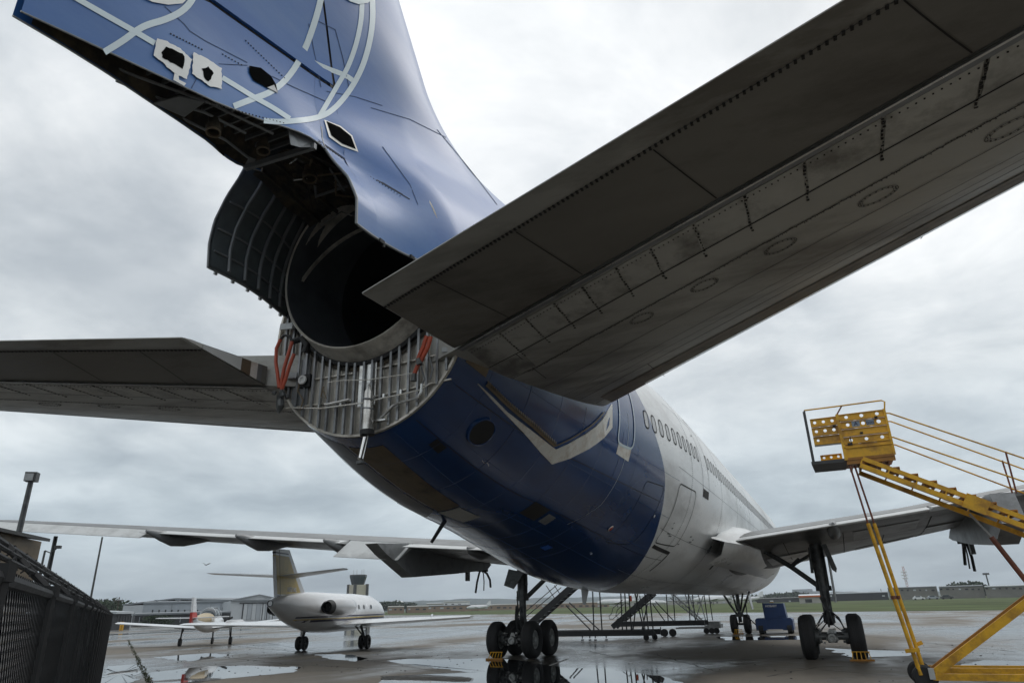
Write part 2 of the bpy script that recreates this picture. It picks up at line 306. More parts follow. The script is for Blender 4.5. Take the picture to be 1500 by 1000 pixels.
for x0, y0, x1, y1 in ((800, 976, 832, 964), (1010, 988, 1060, 979)):
    a, c = px(x0, y0, 2, .003), px(x1, y1, 2, .003); nr = V((-(c - a).y, (c - a).x, 0)).normalized() * .05; b = MB(); b.add([a - nr, c - nr, c + nr, a + nr], [(0, 1, 2, 3)]); b.build('painted_line', M['paintline'], apron)
# weeds and dark debris along the open joint
M['weed'] = mat('joint_weed', (.05, .06, .025), .9, var=.4)
b = MB(); rnd = random.Random(3)
for i in range(420):
    t = rnd.random() ** 1.5; c = O0 - APU * (SL * 6 * t) + APV * rnd.gauss(0, .05); h = rnd.uniform(.02, .09); a = rnd.uniform(0, 6.28)
    d = V((math.cos(a), math.sin(a), 0)) * rnd.uniform(.01, .04)
    b.add([c - d, c + d, c + d * rnd.uniform(-2, 2) + V((0, 0, h))], [(0, 1, 2)])
b.build('weeds_in_joint', M['weed'], kind='stuff')
b = MB()
for i in range(260):
    x, y = rnd.choice([(rnd.uniform(370, 700), rnd.uniform(948, 985)), (rnd.uniform(180, 420), rnd.uniform(940, 990)), (rnd.uniform(900, 1480), rnd.uniform(940, 998))])
    c = px(x, y, 2, .006); s_ = rnd.uniform(.008, .03); b.box(c, (s_ * 2, s_, s_ * .6), rz=rnd.uniform(0, 3))
b.build('litter_specks', M['joint'], kind='stuff')

# ================================================================ WIDE-BODY AIRLINER
AC = thing('airliner', 'large wide-body airliner with blue tail, its rear engine removed and the cowling hanging open', 'airplane')
STN = [(-17.6, 5.77, 1.74), (-15.5, 5.44, 2.18), (-13.5, 5.375, 2.375), (-11.4, 5.255, 2.645), (-9, 5.09, 2.91), (-6, 5.03, 3.01), (0, 5.03, 3.01), (22, 5.03, 3.01), (24.5, 4.95, 2.82), (26.5, 4.75, 2.35), (28, 4.5, 1.7), (29, 4.3, .95), (29.4, 4.22, .05)]
_sy = np.array([s[0] for s in STN]); _sz = np.array([s[1] for s in STN]); _sr = np.array([s[2] for s in STN])
def smooth_interp(Y, xs, ys):
    Y = np.atleast_1d(np.asarray(Y, float)); k = np.linspace(-.9, .9, 7)
    return np.mean([np.interp(np.clip(Y + d, xs[0], xs[-1]) if True else Y, xs, ys) for d in k], axis=0)
def fus(Y):
    Y = float(Y)
    if Y < -16.7 or Y > 22: return float(np.interp(Y, _sy, _sz)), float(np.interp(Y, _sy, _sr))
    return float(smooth_interp(Y, _sy, _sz)[0]), float(smooth_interp(Y, _sy, _sr)[0])
def fp(Y, th, off=0.0):           # point on the fuselage: station, angle in degrees (0 = starboard, 90 = top)
    z, r = fus(Y); a = R(th); return V(((r + off) * math.cos(a), Y, z + (r + off) * math.sin(a)))
_BZ = [(-180, -11.0), (-135, -8.6), (-96.5, -6.5), (-79, -7.5), (-55.5, -8.7), (-35, -9.5), (-15, -10.1), (-2, -10.75), (12.7, -11.3), (60, -12.4), (120, -12.4), (167, -11.3), (180, -11.0)]
def boundary(th):
    th = (th + 180) % 360 - 180
    return float(np.interp(th, [a for a, _ in _BZ], [c for _, c in _BZ]))
b = MB(); NT = 128
ths = [-180 + 360 * k / NT for k in range(NT)]
def fring(i, n0, n1):
    ring = []
    for th in ths:
        yb = boundary(th)
        Y = -17.6 + (yb + 17.6) * i / n0 if i <= n0 else yb + (29.4 - yb) * ((i - n0) / n1)
        ring.append(fp(Y, th))
    return ring
b.loft([fring(i, 22, 70) for i in range(23)], True, False, 0)
b2 = MB(); b2.loft([fring(i, 22, 70) for i in range(22, 93)], True, False, 1)
b.v += b2.v; off = len(b.v) - len(b2.v); b.f += [tuple(i + off for i in f) for f in b2.f]; b.m += b2.m
def in_duct(v):        # the inlet duct passes through the top of the tail: leave the skin open there
    return v.y < -11.0 and math.hypot(v.x, v.z - float(np.interp(v.y, [-17.9, -16.7, -15.5, -13.5, -11.2], [6.68, 6.76, 6.9, 7.3, 7.9]))) < float(np.interp(v.y, [-17.6, -16.7, -15.5, -13.5, -11.2], [1.40, 1.27, 1.2, 1.15, 1.1]))
_keep = [i for i, f in enumerate(b.f) if not any(in_duct(b.v[k]) for k in f)]
b.f = [b.f[i] for i in _keep]; b.m = [b.m[i] for i in _keep]
fuselage = b.build('fuselage', [M['navy'], M['white']], AC, smooth=True)
import bmesh as _bm
def hitf(x, y):
    d = ray(x, y); lo = 3.0
    for i in range(4000):
        t = 3 + i * .012; p = CC + d * t
        if p.y < -17.6: continue
        z, r = fus(p.y)
        if math.hypot(p.x, p.z - z) < r: return p.y, math.degrees(math.atan2(p.z - z, p.x))
    return None
def band(pts, w, off=.004, name='seam_line', mat_=None, parent=None, closed=False, thick=True):     # thin strip on the fuselage through (Y, theta) points
    P = list(pts) + ([pts[0]] if closed else []); D = []
    for (a, c), (a2, c2) in zip(P, P[1:]):
        k = max(1, int(max(abs(a2 - a) / .12, abs(c2 - c) / 2.5)))
        D += [(a + (a2 - a) * j / k, c + (c2 - c) * j / k) for j in range(k)]
    D.append(P[-1]); C3 = [fp(Y, th, off) for Y, th in D]; L, Rr = [], []
    for i, p in enumerate(C3):
        d = (C3[min(i + 1, len(C3) - 1)] - C3[max(i - 1, 0)]).normalized(); z, r = fus(p.y); nrm = V((p.x, 0, p.z - z)).normalized(); s_ = d.cross(nrm).normalized() * w / 2
        L.append(p + s_); Rr.append(p - s_)
    b = MB(); b.loft([L, Rr], False); return b
def fband(pts, w, name, mat_, parent=None, closed=False, off=.004):
    return band(pts, w, off, closed=closed).build(name, mat_, parent or AC)
def fpatch(Y0, Y1, t0, t1, off, name, mat_, ny=8, nt_=8, thick=0):
    b = MB(); b.loft([[fp(Y0 + (Y1 - Y0) * i / ny, t0 + (t1 - t0) * j / nt_, off) for j in range(nt_ + 1)] for i in range(ny + 1)], False); return b.build(name, mat_, AC, smooth=True)
def rrect(Y0, Y1, z0, z1, r, k=4):            # rounded rectangle on the starboard side, as (Y, theta)
    o = []
    for cy, cz, a0 in ((Y1 - r, z1 - r, 0), (Y0 + r, z1 - r, 90), (Y0 + r, z0 + r, 180), (Y1 - r, z0 + r, 270)):
        for i in range(k + 1): a = R(a0 + 90 * i / k); o.append((cy + r * math.cos(a), cz + r * math.sin(a)))
    def th(Y, z): zc, rr = fus(Y); return math.degrees(math.asin(max(-1, min(1, (z - zc) / rr))))
    return [(Y, th(Y, z)) for Y, z in o]
M['steelblue'] = mat('scuffed_belly_metal', (.045, .055, .075), .35, metal=.5, var=.3, vs=3)
# cabin windows
WZ = 5.40
def window(Y, port=False):
    rr_ = rrect(Y - .12, Y + .12, WZ - .19, WZ + .19, .10, 3)
    if port: rr_ = [(y, 180 - t) for y, t in rr_]
    w_ = band(rr_, .035, .006, closed=True).build('window', M['seam'], AC)
    pts = [fp(y, t, .003) for y, t in rr_]; b = MB(); b.add(pts, [tuple(range(len(pts)))]); b.build('pane', M['plugwhite'], w_)
ys = [-11.25 + .475 * i for i in range(10)] + [-5.6 + .5 * i for i in range(50)]
for Y in ys:
    if Y < 21: window(Y)
# doors and hatches
fband(rrect(-12.75, -12.0, 4.62, 6.7, .16), .05, 'door', M['stripe'], closed=True, off=.012)
fpatch(-12.68, -12.08, -21, -15.5, .006, 'door_scuff_plate', M['rub'], 4, 4)
fband(rrect(-6.6, -5.75, 4.5, 6.5, .15), .025, 'door', M['seam'], closed=True)
fpatch(-6.55, -5.8, -13.5, -9.5, .008, 'door_vent', M['seam'], 3, 3)
fband(rrect(-9.0, -7.35, 3.05, 4.35, .14), .028, 'cargo_door', M['seam'], closed=True, off=.006)
fband(rrect(-11.0, -9.95, 2.95, 4.15, .12), .018, 'cargo_door', M['seam'], closed=True)
fband([(-8.9, -47), (-7.4, -47), (-7.4, -60)], .10, 'hatch_edge', M['seam'])
for Yf in (-7.9, -3.4, .2, 4.1, 8.5, 12.5, 16.5):
    fband([(Yf, -100), (Yf, 95)], .012, 'frame_seam', M['frame'])
for tt in (24, -8, -38, -66): fband([(-9.2, tt), (22, tt)], .010, 'skin_seam', M['frame'])
fband([(-17.5, -62), (-7.5, -52)], .012, 'skin_seam', M['seam']); fband([(-17.4, -38), (-10, -28)], .012, 'skin_seam', M['seam'])
fband([(-12.3, 0), (-12.25, -26), (-12.3, -44), (-12.7, -60)], .014, 'skin_seam', M['stripe'])
M['fseam0'] = mat('navy_seam_line', (.006, .012, .04), .7)
def fquad(P, name, m_, off=.006, n=8):
    b = MB(); b.loft([[fp(*[(P[0][k] * (1 - u) + P[1][k] * u) * (1 - v) + (P[3][k] * (1 - u) + P[2][k] * u) * v for k in (0, 1)], off) for u in lin0(n)] for v in lin0(n)], False); return b.build(name, m_, AC, smooth=True)
def lin0(n): return [i / n for i in range(n + 1)]
fquad([(-17.35, -104), (-17.35, -84), (-15.35, -81), (-15.25, -93)], 'belly_panel', M['brown'])
fquad([(-17.5, -128), (-17.4, -106), (-15.3, -95), (-14.6, -110)], 'belly_panel', M['steelblue'], .004)
fquad([(-15.2, -94), (-15.3, -82), (-14.7, -80), (-14.6, -90)], 'belly_panel', M['skin'], .007)
b = MB()
for Yr in (-16.9, -16.0, -15.1, -14.2, -13.3, -12.5, -11.7):
    for k in range(150): th = -118 + k * .72; b.box(fp(Yr, th, .001), (.010, .010, .010))
for tr in (-20, -38, -56, -74, -92):
    for k in range(170): Yr = -17.5 + k * .05; b.box(fp(Yr, tr + (Yr + 17.5) * .7, .001), (.010, .010, .010))
b.build('rivets', M['navy'], AC, kind='stuff')
b = MB()
for Yr in (-7.85, -3.35, .25, 4.15):
    for k in range(170): th = -100 + k * 1.0; b.box(fp(Yr, th, .001), (.012, .012, .012))
b.build('rivets', M['frame'], AC, kind='stuff')
for Yf in (-16.0, -14.2, -12.5): fband([(Yf, -118), (Yf, -10)], .008, 'frame_seam', M['fseam0'])
fpatch(-14.2, -13.6, -67, -58, .007, 'access_panel', M['seam'], 4, 4)
fpatch(-13.5, -13.2, -66, -60, .006, 'access_panel', M['frame'], 4, 4)
fpatch(-17.0, -16.75, -67, -62, .004, 'access_panel', M['black'], 3, 3)
M['bluelens'] = mat('bright_blue_patch', (.04, .16, .62), .4, var=.1)
fpatch(-12.3, -12.08, -78.5, -74.5, .008, 'blue_patch', M['bluelens'], 3, 3)
def disc_on(Y, th, r, name, m_, off=.008, r2=None):
    p = fp(Y, th, off); z, rr = fus(Y); n = V((math.cos(R(th)), 0, math.sin(R(th)))); b = MB(); b.lathe([(0, r), (.01, r * .97), (.01, 0.001)], p, n, 20); return b.build(name, m_, AC, smooth=True)
disc_on(-11.31, -50.5, .075, 'placard_spot', M['rub']); disc_on(-11.31, -50.5, .05, 'placard_spot', M['red'], .02)
disc_on(-9.9, -35, .035, 'placard_spot', M['letter']); disc_on(-10.9, -66, .025, 'placard_spot', M['letter'])
# large round outlet beside the tail (shade of the recess painted as a flat black disc, raised rim)
p = fp(-16.52, -46.7, .002); nrm = V((math.cos(R(-46.7)), -.30, math.sin(R(-46.7)))).normalized()
b = MB(); b.lathe([(-.03, .255), (.028, .24), (.032, .215), (.0, .20)], p, nrm, 36); b.build('outlet_rim', M['navy'], AC, smooth=True)
b = MB(); b.lathe([(.022, .215), (.022, .001)], p, nrm, 36); b.build('outlet_opening', M['black'], AC)
fband([(-16.1, -56), (-16.02, -56.5), (-15.98, -55.4), (-15.9, -56.2)], .008, 'stencil_marking', M['letter'])
# stencils near the cargo door, small markings
for Y, th, w in ((-8.55, -33, .03), (-8.5, -35.5, .05), (-8.6, -38.5, .12), (-8.4, -39.2, .10), (-6.6, -35, .09), (-6.4, -37.5, .12), (-6.2, -36, .06), (-7.3, -41, .07)):
    fband([(Y, th), (Y + w * 2, th + .4)], .035, 'stencil_marking', M['frame'], off=.005)
disc_on(-3.3, -37, .13, 'outlet_opening', M['frame']); disc_on(-.9, -48, .10, 'outlet_opening', M['black'])
disc_on(-6.9, 17, .03, 'placard_spot', M['frame'])
# stabiliser rub plate (V shaped) and its serrated seal
TOPL = [(698.5, 560.5), (720, 581), (741, 602), (775, 628), (805.6, 652), (813, 657), (831, 649), (856, 635), (870, 625), (881, 614), (895, 592)]
LOWL = [(700, 563), (720, 585), (741, 607), (766, 633), (793, 664), (808, 679), (834, 671), (862, 657), (875, 648), (885, 640), (896, 626)]
tp_ = [hitf(*q) for q in TOPL]; lw_ = [hitf(*q) for q in LOWL]
for i in range(len(TOPL) - 1):
    b = MB(); q = [fp(*tp_[i], .03), fp(*tp_[i + 1], .03), fp(*lw_[i + 1], .012), fp(*lw_[i], .012)]; c = sum(q, V((0, 0, 0))) / 4
    b.prism([c + (k - c) * .997 for k in q], V((-.02, 0, .005))); b.build('rub_plate', M['rub'], AC)
SE = [(711, 562), (743, 593), (778, 622), (812, 652), (845, 636), (868, 620), (884, 603)]
se_ = [hitf(*q) for q in SE]
for i in range(6):
    fband([se_[i], se_[i + 1]], .055 if i < 3 else .03, 'seal_strip', M['brown'], off=.02)
b = MB()
for i in range(3):
    for k in range(12):
        t = (k + .5) / 12; Y = se_[i][0] + (se_[i + 1][0] - se_[i][0]) * t; th = se_[i][1] + (se_[i + 1][1] - se_[i][1]) * t + 1.1; b.box(fp(Y, th, .02), (.012, .035, .05))
b.build('seal_teeth', M['brown'], AC, kind='stuff')
fpatch(-17.45, -17.0, -27, -21, .012, 'corner_bracket', M['brown'], 3, 3)
# blade aerials under the belly
q = px(648, 770, 1, -14.6); b = MB(); top = px(652, 762, 1, -14.6); bot = px(632, 794, 1, -14.6); b.tube([top + V((.1, .1, .15)), top, bot], [.05, .04, .028], 8); b.build('drain_mast', M['black'], AC)
t0 = px(857, 862, 1, -6.5); t1 = px(855, 885, 1, -6.5); b = MB(); b.prism([t0 + V((-.12, 0, .1)), t0 + V((.14, 0, .1)), t1 + V((.05, 0, 0)), t1 + V((-.03, 0, 0))], (0, .03, 0)); b.build('blade_aerial', M['wingtop'], AC)

# ---- bulkhead
BH = -17.6
def bulk():
    b = MB(); r = 1.735; cz = 5.77; n = 96
    up_, dn_ = [], []
    for k in range(n + 1):
        x = -r + 2 * r * (.5 - .5 * math.cos(math.pi * k / n)); h_ = math.sqrt(max(0, r * r - x * x)); lo = cz - h_; hi = cz + h_
        if abs(x) < 1.38: hi = min(hi, 6.57 - math.sqrt(1.38 ** 2 - x * x))
        dn_.append(V((x, BH + .02, lo))); up_.append(V((x, BH + .02, max(lo, hi))))
    b.loft([dn_, up_], False); return b.build('bulkhead', M['bare'], AC)
bulkhead = bulk()
DZ, DR = 6.57, 1.42
def zr(x):      # vertical extent of a rib at x: rim below, duct above
    lo = 5.77 - math.sqrt(max(0, 1.70 ** 2 - x * x))
    hi = DZ - math.sqrt(max(0, DR ** 2 - x * x)) if abs(x) < DR - .03 else 5.77 + math.sqrt(max(0, 1.7 ** 2 - x * x))
    return lo, min(hi, 5.77 + math.sqrt(max(0, 1.7 ** 2 - x * x)))
k = 0; x = -1.56
while x < 1.62:
    lo, hi = zr(x)
    if hi - lo > .12:
        b = MB(); b.box((x, BH - .03, (lo + hi) / 2), (.016, .07, hi - lo)); b.box((x + .012, BH - .062, (lo + hi) / 2), (.032, .008, hi - lo)); b.build('bulkhead_rib', M['duct'], AC)
    x += .155 + .012 * math.sin(k * 2.3); k += 1
for z0, z1 in ((5.02, 5.06), (4.6, 4.66)):
    for s_ in (-1, 1):
        xa = .22 * s_; xb = s_ * 1.45; b = MB(); b.bar((xa, BH - .012, z0), (xb, BH - .012, z1), .03, .02); b.build('bulkhead_splice', M['bare'], AC)
b = MB(); b.box((.06, BH - .02, 4.95), (.30, .02, .95)); b.build('bulkhead_centre_plate', M['alu'], AC)
b = MB(); b.lathe([(0, 1.735), (-.05, 1.735), (-.05, 1.70), (0, 1.70)], (0, BH, 5.77), (0, 1, 0), 96); b.build('bulkhead_rim', M['bare'], AC, smooth=True)
# tail-cone actuator fairing and its chrome rod
pz = BH - .16
A = [px(541, 562, 1, pz), px(540, 575, 1, pz), px(539, 600, 1, pz - .02), px(538, 625, 1, pz - .06), px(538, 634, 1, pz - .06)]
b = MB(); b.tube(A, [.012, .062, .078, .088, .088], 16)
act = b.build('actuator', M['alu'], AC, smooth=True)
b = MB(); b.tube([px(538, 630, 1, pz - .06), px(538, 637, 1, pz - .06)], [.10, .10], 16); b.build('collar', M['black'], act)
b = MB(); b.tube([px(537, 634, 1, pz - .06), px(528, 672, 1, pz - .16)], .042, 14); b.build('rod', M['chrome'], act, smooth=True)
b = MB(); b.lathe([(0, .055), (.04, .055), (.05, .02)], px(528, 675, 1, pz - .16), (0.1, 0, -1), 14, True); b.build('rod_end', M['steel'], act, smooth=True)
for yy in (584, 598, 614): b = MB(); b.tube([px(539.5, yy, 1, pz - .02), px(539.3, yy + 1.6, 1, pz - .02)], [.087 if yy > 590 else .078] * 2, 16); b.build('clamp', M['duct'], act)
# pipes and cables on the bulkhead
def pipe(name, pts, r, m_, Y=BH - .12, parent=None):
    b = MB(); P = [px(x, y, 1, Y if len(q_) == 2 else q_[2]) for q_ in pts for x, y in [q_[:2]]]; b.tube(P, r, 8); return b.build(name, m_, parent or AC, smooth=True)
pipe('hydraulic_pipe', [(550, 616), (556, 614), (566, 604), (576, 594), (584, 590), (600, 586), (612, 582), (617, 574), (618, 562)], .021, M['alu'])
pipe('hydraulic_pipe', [(476, 593), (495, 589), (512, 585)], .02, M['alu'])
pipe('cable', [(430, 597), (470, 598), (500, 594), (530, 590), (560, 583), (590, 577), (615, 571), (633, 560)], .011, M['rub'])
pipe('cable', [(480, 560), (500, 557), (540, 556), (580, 550), (608, 546)], .007, M['rub'])
pipe('cable', [(440, 556), (436, 572), (444, 586), (440, 600), (448, 596)], .012, M['brown'])
pipe('cable', [(474, 566), (470, 580), (478, 584), (474, 572)], .010, M['brown'])
pipe('cable', [(612, 520), (618, 540), (622, 556), (616, 566)], .012, M['frame'])
pipe('cable', [(628, 520), (634, 540), (630, 556)], .012, M['frame'])
for x, y in ((548, 583), (563, 580), (588, 574), (500, 592), (468, 596)): 
    b = MB(); b.box(px(x, y, 1, BH - .1), (.03, .05, .06)); b.build('pipe_clip', M['alu'], AC)
b = MB(); b.box(px(557, 616, 1, BH - .1), (.22, .08, .02)); b.build('pipe_bracket', M['alu'], AC)
c = px(445, 557, 1, BH - .1); b = MB(); b.lathe([(0, .055), (-.03, .075), (-.05, .07), (-.05, .04), (-.03, .035), (-.03, .001)], c, (0, 1, 0), 24); b.build('socket', M['letter'], AC, smooth=True)
b = MB(); b.box(c + V((0, .04, 0)), (.2, .05, .2)); b.build('socket_box', M['black'], AC)
for x, y, w, h in ((420, 478, .26, .10), (428, 550, .2, .09), (655, 512, .16, .07)):
    b = MB(); b.box(px(x, y, 1, BH - .14), (w, .03, h), M=Matrix.Rotation(.12, 3, 'Y')); b.build('bracket_plate', M['galv'], AC)
b = MB(); b.box(px(441, 560, 1, BH - .015), (.30, .03, .75)); b.build('side_plate', M['duct'], AC)
for pts in ([(411, 497), (405, 510), (404, 530), (407, 550), (409, 568)], [(428, 500), (422, 520), (416, 540), (411, 568)], [(431, 518), (424, 536), (418, 556), (412, 572)]):
    pipe('hose', pts, .027, M['redhose'], Y=-17.95)
pipe('hose_link', [(411, 497), (416, 491), (424, 492), (428, 500)], .022, M['black'], Y=-17.92)
pipe('hose_link', [(430, 500), (442, 496), (450, 505), (446, 516)], .05, M['black'], Y=-17.8)
b = MB(); rnd = random.Random(5); c = px(411, 576, 1, -17.95)
for i in range(9): b.lathe([(0, .03), (.06, .03), (.065, .015)], c + V((rnd.uniform(-.09, .09), rnd.uniform(-.05, .05), rnd.uniform(-.06, .05))), (rnd.uniform(-.4, .4), rnd.uniform(-.3, .3), -1), 8, True)
b.tube([c + V((.0, 0, -.05)), c + V((.02, 0, -.2)), c + V((.0, 0, -.3))], [.05, .06, .02], 8); b.build('hose_fittings', M['steel'], AC)
pipe('hose', [(625, 492), (620, 508), (614, 522), (611, 530)], .03, M['redhose'], Y=-17.85); pipe('hose', [(631, 493), (627, 508), (620, 522), (616, 530)], .03, M['redhose'], Y=-17.85)
pipe('hose', [(614, 531), (610, 540), (607, 548)], .03, M['redhose'], Y=-17.85)
b = MB(); b.tube([px(613, 526, 1, -17.86), px(615, 534, 1, -17.86)], .045, 8); b.tube([px(607, 547, 1, -17.86), px(606, 558, 1, -17.86)], [.03, .045], 8); b.build('hose_fittings', M['steel'], AC)

M['ductshade'] = mat('shaded_duct_lining', (.022, .024, .028), .35, metal=.3, var=.3, vs=2)  # deeper stretch of the lining, with the shade inside the duct in its colour
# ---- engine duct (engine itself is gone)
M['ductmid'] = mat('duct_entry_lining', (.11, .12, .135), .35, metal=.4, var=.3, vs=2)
def rings(L, n=96): return [[V((r * math.cos(2 * math.pi * k / n), y, zc + r * math.sin(2 * math.pi * k / n))) for k in range(n)] for y, zc, r in L]
b = MB(); b.loft(rings([(-17.58, 6.56, 1.42), (-17.72, 6.60, 1.42), (-17.80, 6.63, 1.40), (-17.88, 6.67, 1.41), (-17.93, 6.70, 1.425), (-17.95, 6.70, 1.41), (-17.93, 6.70, 1.385)])); duct = b.build('engine_duct', M['bare'], AC, smooth=40)
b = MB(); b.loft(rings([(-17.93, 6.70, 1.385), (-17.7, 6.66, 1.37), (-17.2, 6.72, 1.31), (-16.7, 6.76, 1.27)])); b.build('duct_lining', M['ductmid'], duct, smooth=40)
b = MB(); b.loft(rings([(-16.7, 6.76, 1.27), (-15.5, 6.9, 1.2), (-13.5, 7.3, 1.15), (-11.2, 7.9, 1.1)])); b.build('duct_lining', M['ductshade'], duct, smooth=40)
b = MB(); b.lathe([(-11.2, 1.12), (-11.2, .001)], (0, 0, 7.9), (0, 1, 0), 48); b.build('duct_end', M['black'], duct)  # black disc stands in for the unlit depth of the duct
b = MB(); b.lathe([(-17.60, 1.49), (-17.65, 1.49), (-17.67, 1.44), (-17.62, 1.43)], (0, 0, 6.60), (0, 1, 0), 96); b.build('duct_seal_ring', M['black'], duct, smooth=True)

b = MB(); b.lathe([(-17.60, 1.425), (-17.60, 1.56)], (0, 0, 6.60), (0, 1, 0), 64); b.build('firewall', M['darkbrown'], AC)
# ---- nacelle, cowl, fin, tail pod: one smooth skin x = w(Y, z)
_ny = [-23.6, -23, -22.5, -22, -21, -20.5, -20, -19.5, -17.6, -15, -12, -9, -6]
_na = [.02, .02, .09, .18, .42, .60, .84, 1.20, 1.58, 1.64, 1.68, 1.66, 1.5]
_nb = [1.5, 1.5, 1.5, 1.5, 1.5, 1.5, 1.55, 1.66, 1.78, 1.85, 1.85, 1.75, 1.5]
_nz = [6.2, 6.2, 6.2, 6.2, 6.2, 6.2, 6.2, 6.2, 6.4, 7.1, 8.2, 8.9, 9.1]
_tY = np.arange(-23.7, -5.0, .06); _tZ = np.arange(5.8, 14.8, .06)
def _table():
    Yg, Zg = np.meshgrid(_tY, _tZ, indexing='ij')
    le = np.where(Zg > 11.0, -17.0 + (11.95 - Zg) * .80, (-17.0 + (11.95 - 11.0) * .80) + (11.0 - Zg) * (.8 + 1.2 * (11.0 - Zg)))
    te = -23.3 - .35 * np.maximum(0, Zg - 9); u = (le - Yg) / (le - te); uc = np.clip(u, 0, 1)
    half = np.where(u < 0, u * 3.0, 5 * .92 * (.2969 * np.sqrt(uc) - .126 * uc - .3516 * uc ** 2 + .2843 * uc ** 3 - .1005 * uc ** 4))
    a = np.interp(Yg, _ny, _na); b_ = np.interp(Yg, _ny, _nb); zc = np.interp(Yg, _ny, _nz); kk = np.interp(Yg, [-23, -21, -19.6, -17.6, -14, -8], [.15, .35, .8, 1.8, 1.8, .8])
    w = None; prev = None; W_ = np.full(Yg.shape, np.nan)
    xs = np.linspace(2.8, 0, 113)
    for x in xs:
        dn = (np.sqrt((x / a) ** 2 + ((Zg - zc) / b_) ** 2) - 1) * np.minimum(a, b_) ; df = x - half
        h = np.maximum(kk - np.abs(dn - df), 0) / kk; f = np.minimum(dn, df) - h * h * kk / 4
        if prev is not None:
            hit = (f <= 0) & np.isnan(W_); W_ = np.where(hit, x + (xs[0] - xs[1]) * (-f / np.maximum(prev - f, 1e-6)), W_)
        prev = f
    return np.where(np.isnan(W_), -np.maximum(prev, 1e-4), W_)
_TW = _table()
_sec = np.interp(_tZ, [6.2, 6.57, 6.92, 7.28, 7.7, 8.2], [1.17, 1.15, .99, .71, .44, .34])
for _i, _Y in enumerate(_tY):
    _t = (-17.6 - _Y) / 1.9 if _Y >= -19.5 else 1 - (-19.5 - _Y) / 1.0
    if 0 < _t <= 1: _t2 = _t * _t * (3 - 2 * _t) * np.clip((8.25 - _tZ) / .7, 0, 1); _TW[_i] = _TW[_i] * (1 - _t2) + _sec * _t2
def port(Y, z):
    t = max(0, min(1, (-17.6 - Y) / 1.9)) if Y >= -19.5 else 0
    return float(np.interp(z, [6.2, 6.57, 6.92, 7.28, 7.7, 8.2], [.17, .24, .36, .47, .42, 0])) * t
def wsurf(Y, z):
    fy = (Y + 23.7) / .06; fz = (z - 5.8) / .06; i = int(max(0, min(len(_tY) - 2, fy))); j = int(max(0, min(len(_tZ) - 2, fz))); u = fy - i; v = fz - j
    return float((_TW[i, j] * (1 - u) + _TW[i + 1, j] * u) * (1 - v) + (_TW[i, j + 1] * (1 - u) + _TW[i + 1, j + 1] * u) * v)
_by = [-22.95, -22.5, -22, -21.5, -21, -20.5, -20, -19.8, -19.51]
_bz = [6.78, 6.88, 6.98, 7.07, 7.16, 7.27, 7.38, 7.42, 7.50]
def zbot(Y): return float(np.interp(Y, _by, _bz)) if Y < -19.5 else 6.18
def zrud(Y): return 8.95 + (Y + 19.1) * .155          # rudder lower edge
def ztop(Y):
    if Y < -19.1:
        z = zrud(Y) - .05
        return z if Y > -21.3 else max(zbot(Y) + .25, z - (-21.3 - Y) * .55)
    z = 6.6
    while z < 14.2 and wsurf(Y, z) > .004: z += .03
    return z
def hinge(z): return -19.1 - .42 * (z - 8.95)
def side_grid(b, Ys, zb, zt, n=34, mi=0, ins=0.0):
    for s_ in (1, -1):
        rings = []
        for Y in Ys:
            z0, z1 = zb(Y), zt(Y); r_ = []
            for i in range(n + 1):
                t = i / n; t = 1 - (1 - t) ** 1.6; z = z0 + (z1 - z0) * t; w = max(.003, wsurf(Y, z) - ins + (port(Y, z) if s_ < 0 else 0))
                r_.append(V((s_ * (w if not (i == n and z1 < 14 and Y >= -19.1) else .0), Y, z)))
            rings.append(r_)
        b.loft(rings, False, False, mi)
def lin(a, c, n): return [a + (c - a) * i / n for i in range(n + 1)]
b = MB(); side_grid(b, lin(-22.95, -19.502, 24), zbot, ztop, 20)
# closing spine of the pod and its blunt end
Ys = lin(-22.95, -19.1, 24); b.loft([[V((-wsurf(Y, ztop(Y)), Y, ztop(Y))), V((wsurf(Y, ztop(Y)), Y, ztop(Y)))] for Y in Ys[:-1]], False)
pod = b.build('tail_pod', M['finblue'], AC, smooth=40)
b = MB(); side_grid(b, lin(-19.499, -19.1, 6), lambda Y: 6.18, lambda Y: zrud(Y) - .05, 40); side_grid(b, lin(-19.1, -13.0, 70), lambda Y: 6.18, ztop, 60); b.m = [1 if (b.v[f[0]].x < 0 and b.v[f[0]].y < -17.6 and b.v[f[0]].z < 7.85) else 0 for f in b.f]
for s_ in (1, -1):      # wedge aft of the fin box up to the rudder hinge
    b.loft([[V((s_ * wsurf(hinge(z) + (-19.1 - hinge(z)) * u, z), hinge(z) + (-19.1 - hinge(z)) * u, z)) for u in (0, .5, 1)] for z in lin(8.95, 14.2, 20)], False)
fin = b.build('fin', [M['finblue'], M['frame']], AC, smooth=40)
b = MB(); side_grid(b, lin(-13.0, -6, 34), lambda Y: 6.18 + max(0, (Y + 17.6)) * .1, ztop, 40); nac_o = b.build('inlet_nacelle', M['white'], AC, smooth=40)
b = MB(); b.lathe([(-6.0, 1.5), (-5.7, 1.42), (-5.75, 1.3), (-7, 1.2), (-7, .01)], (0, 0, 9.1), (0, 1, 0), 48); b.build('inlet_lip', M['alu'], nac_o, smooth=True)
b = MB()
for s_ in (1, -1):
    b.loft([[V((s_ * max(.01, wsurf(Y, z)), Y, z)) for Y in lin(-23.6 - (z - 9) * .5, hinge(z) - .05, 12)] for z in lin(8.98, 14.2, 20)], False)
b.loft([[V((-wsurf(Y, 8.98), Y, 8.98 + 0)), V((wsurf(Y, 8.98), Y, 8.98))] for Y in lin(-23.6, hinge(8.95) - .05, 12)], False)
for i, v in enumerate(b.v):      # lower edge follows the slanted cut
    if abs(v.z - 8.98) < 1e-4: v.z = zrud(v.y) + .02
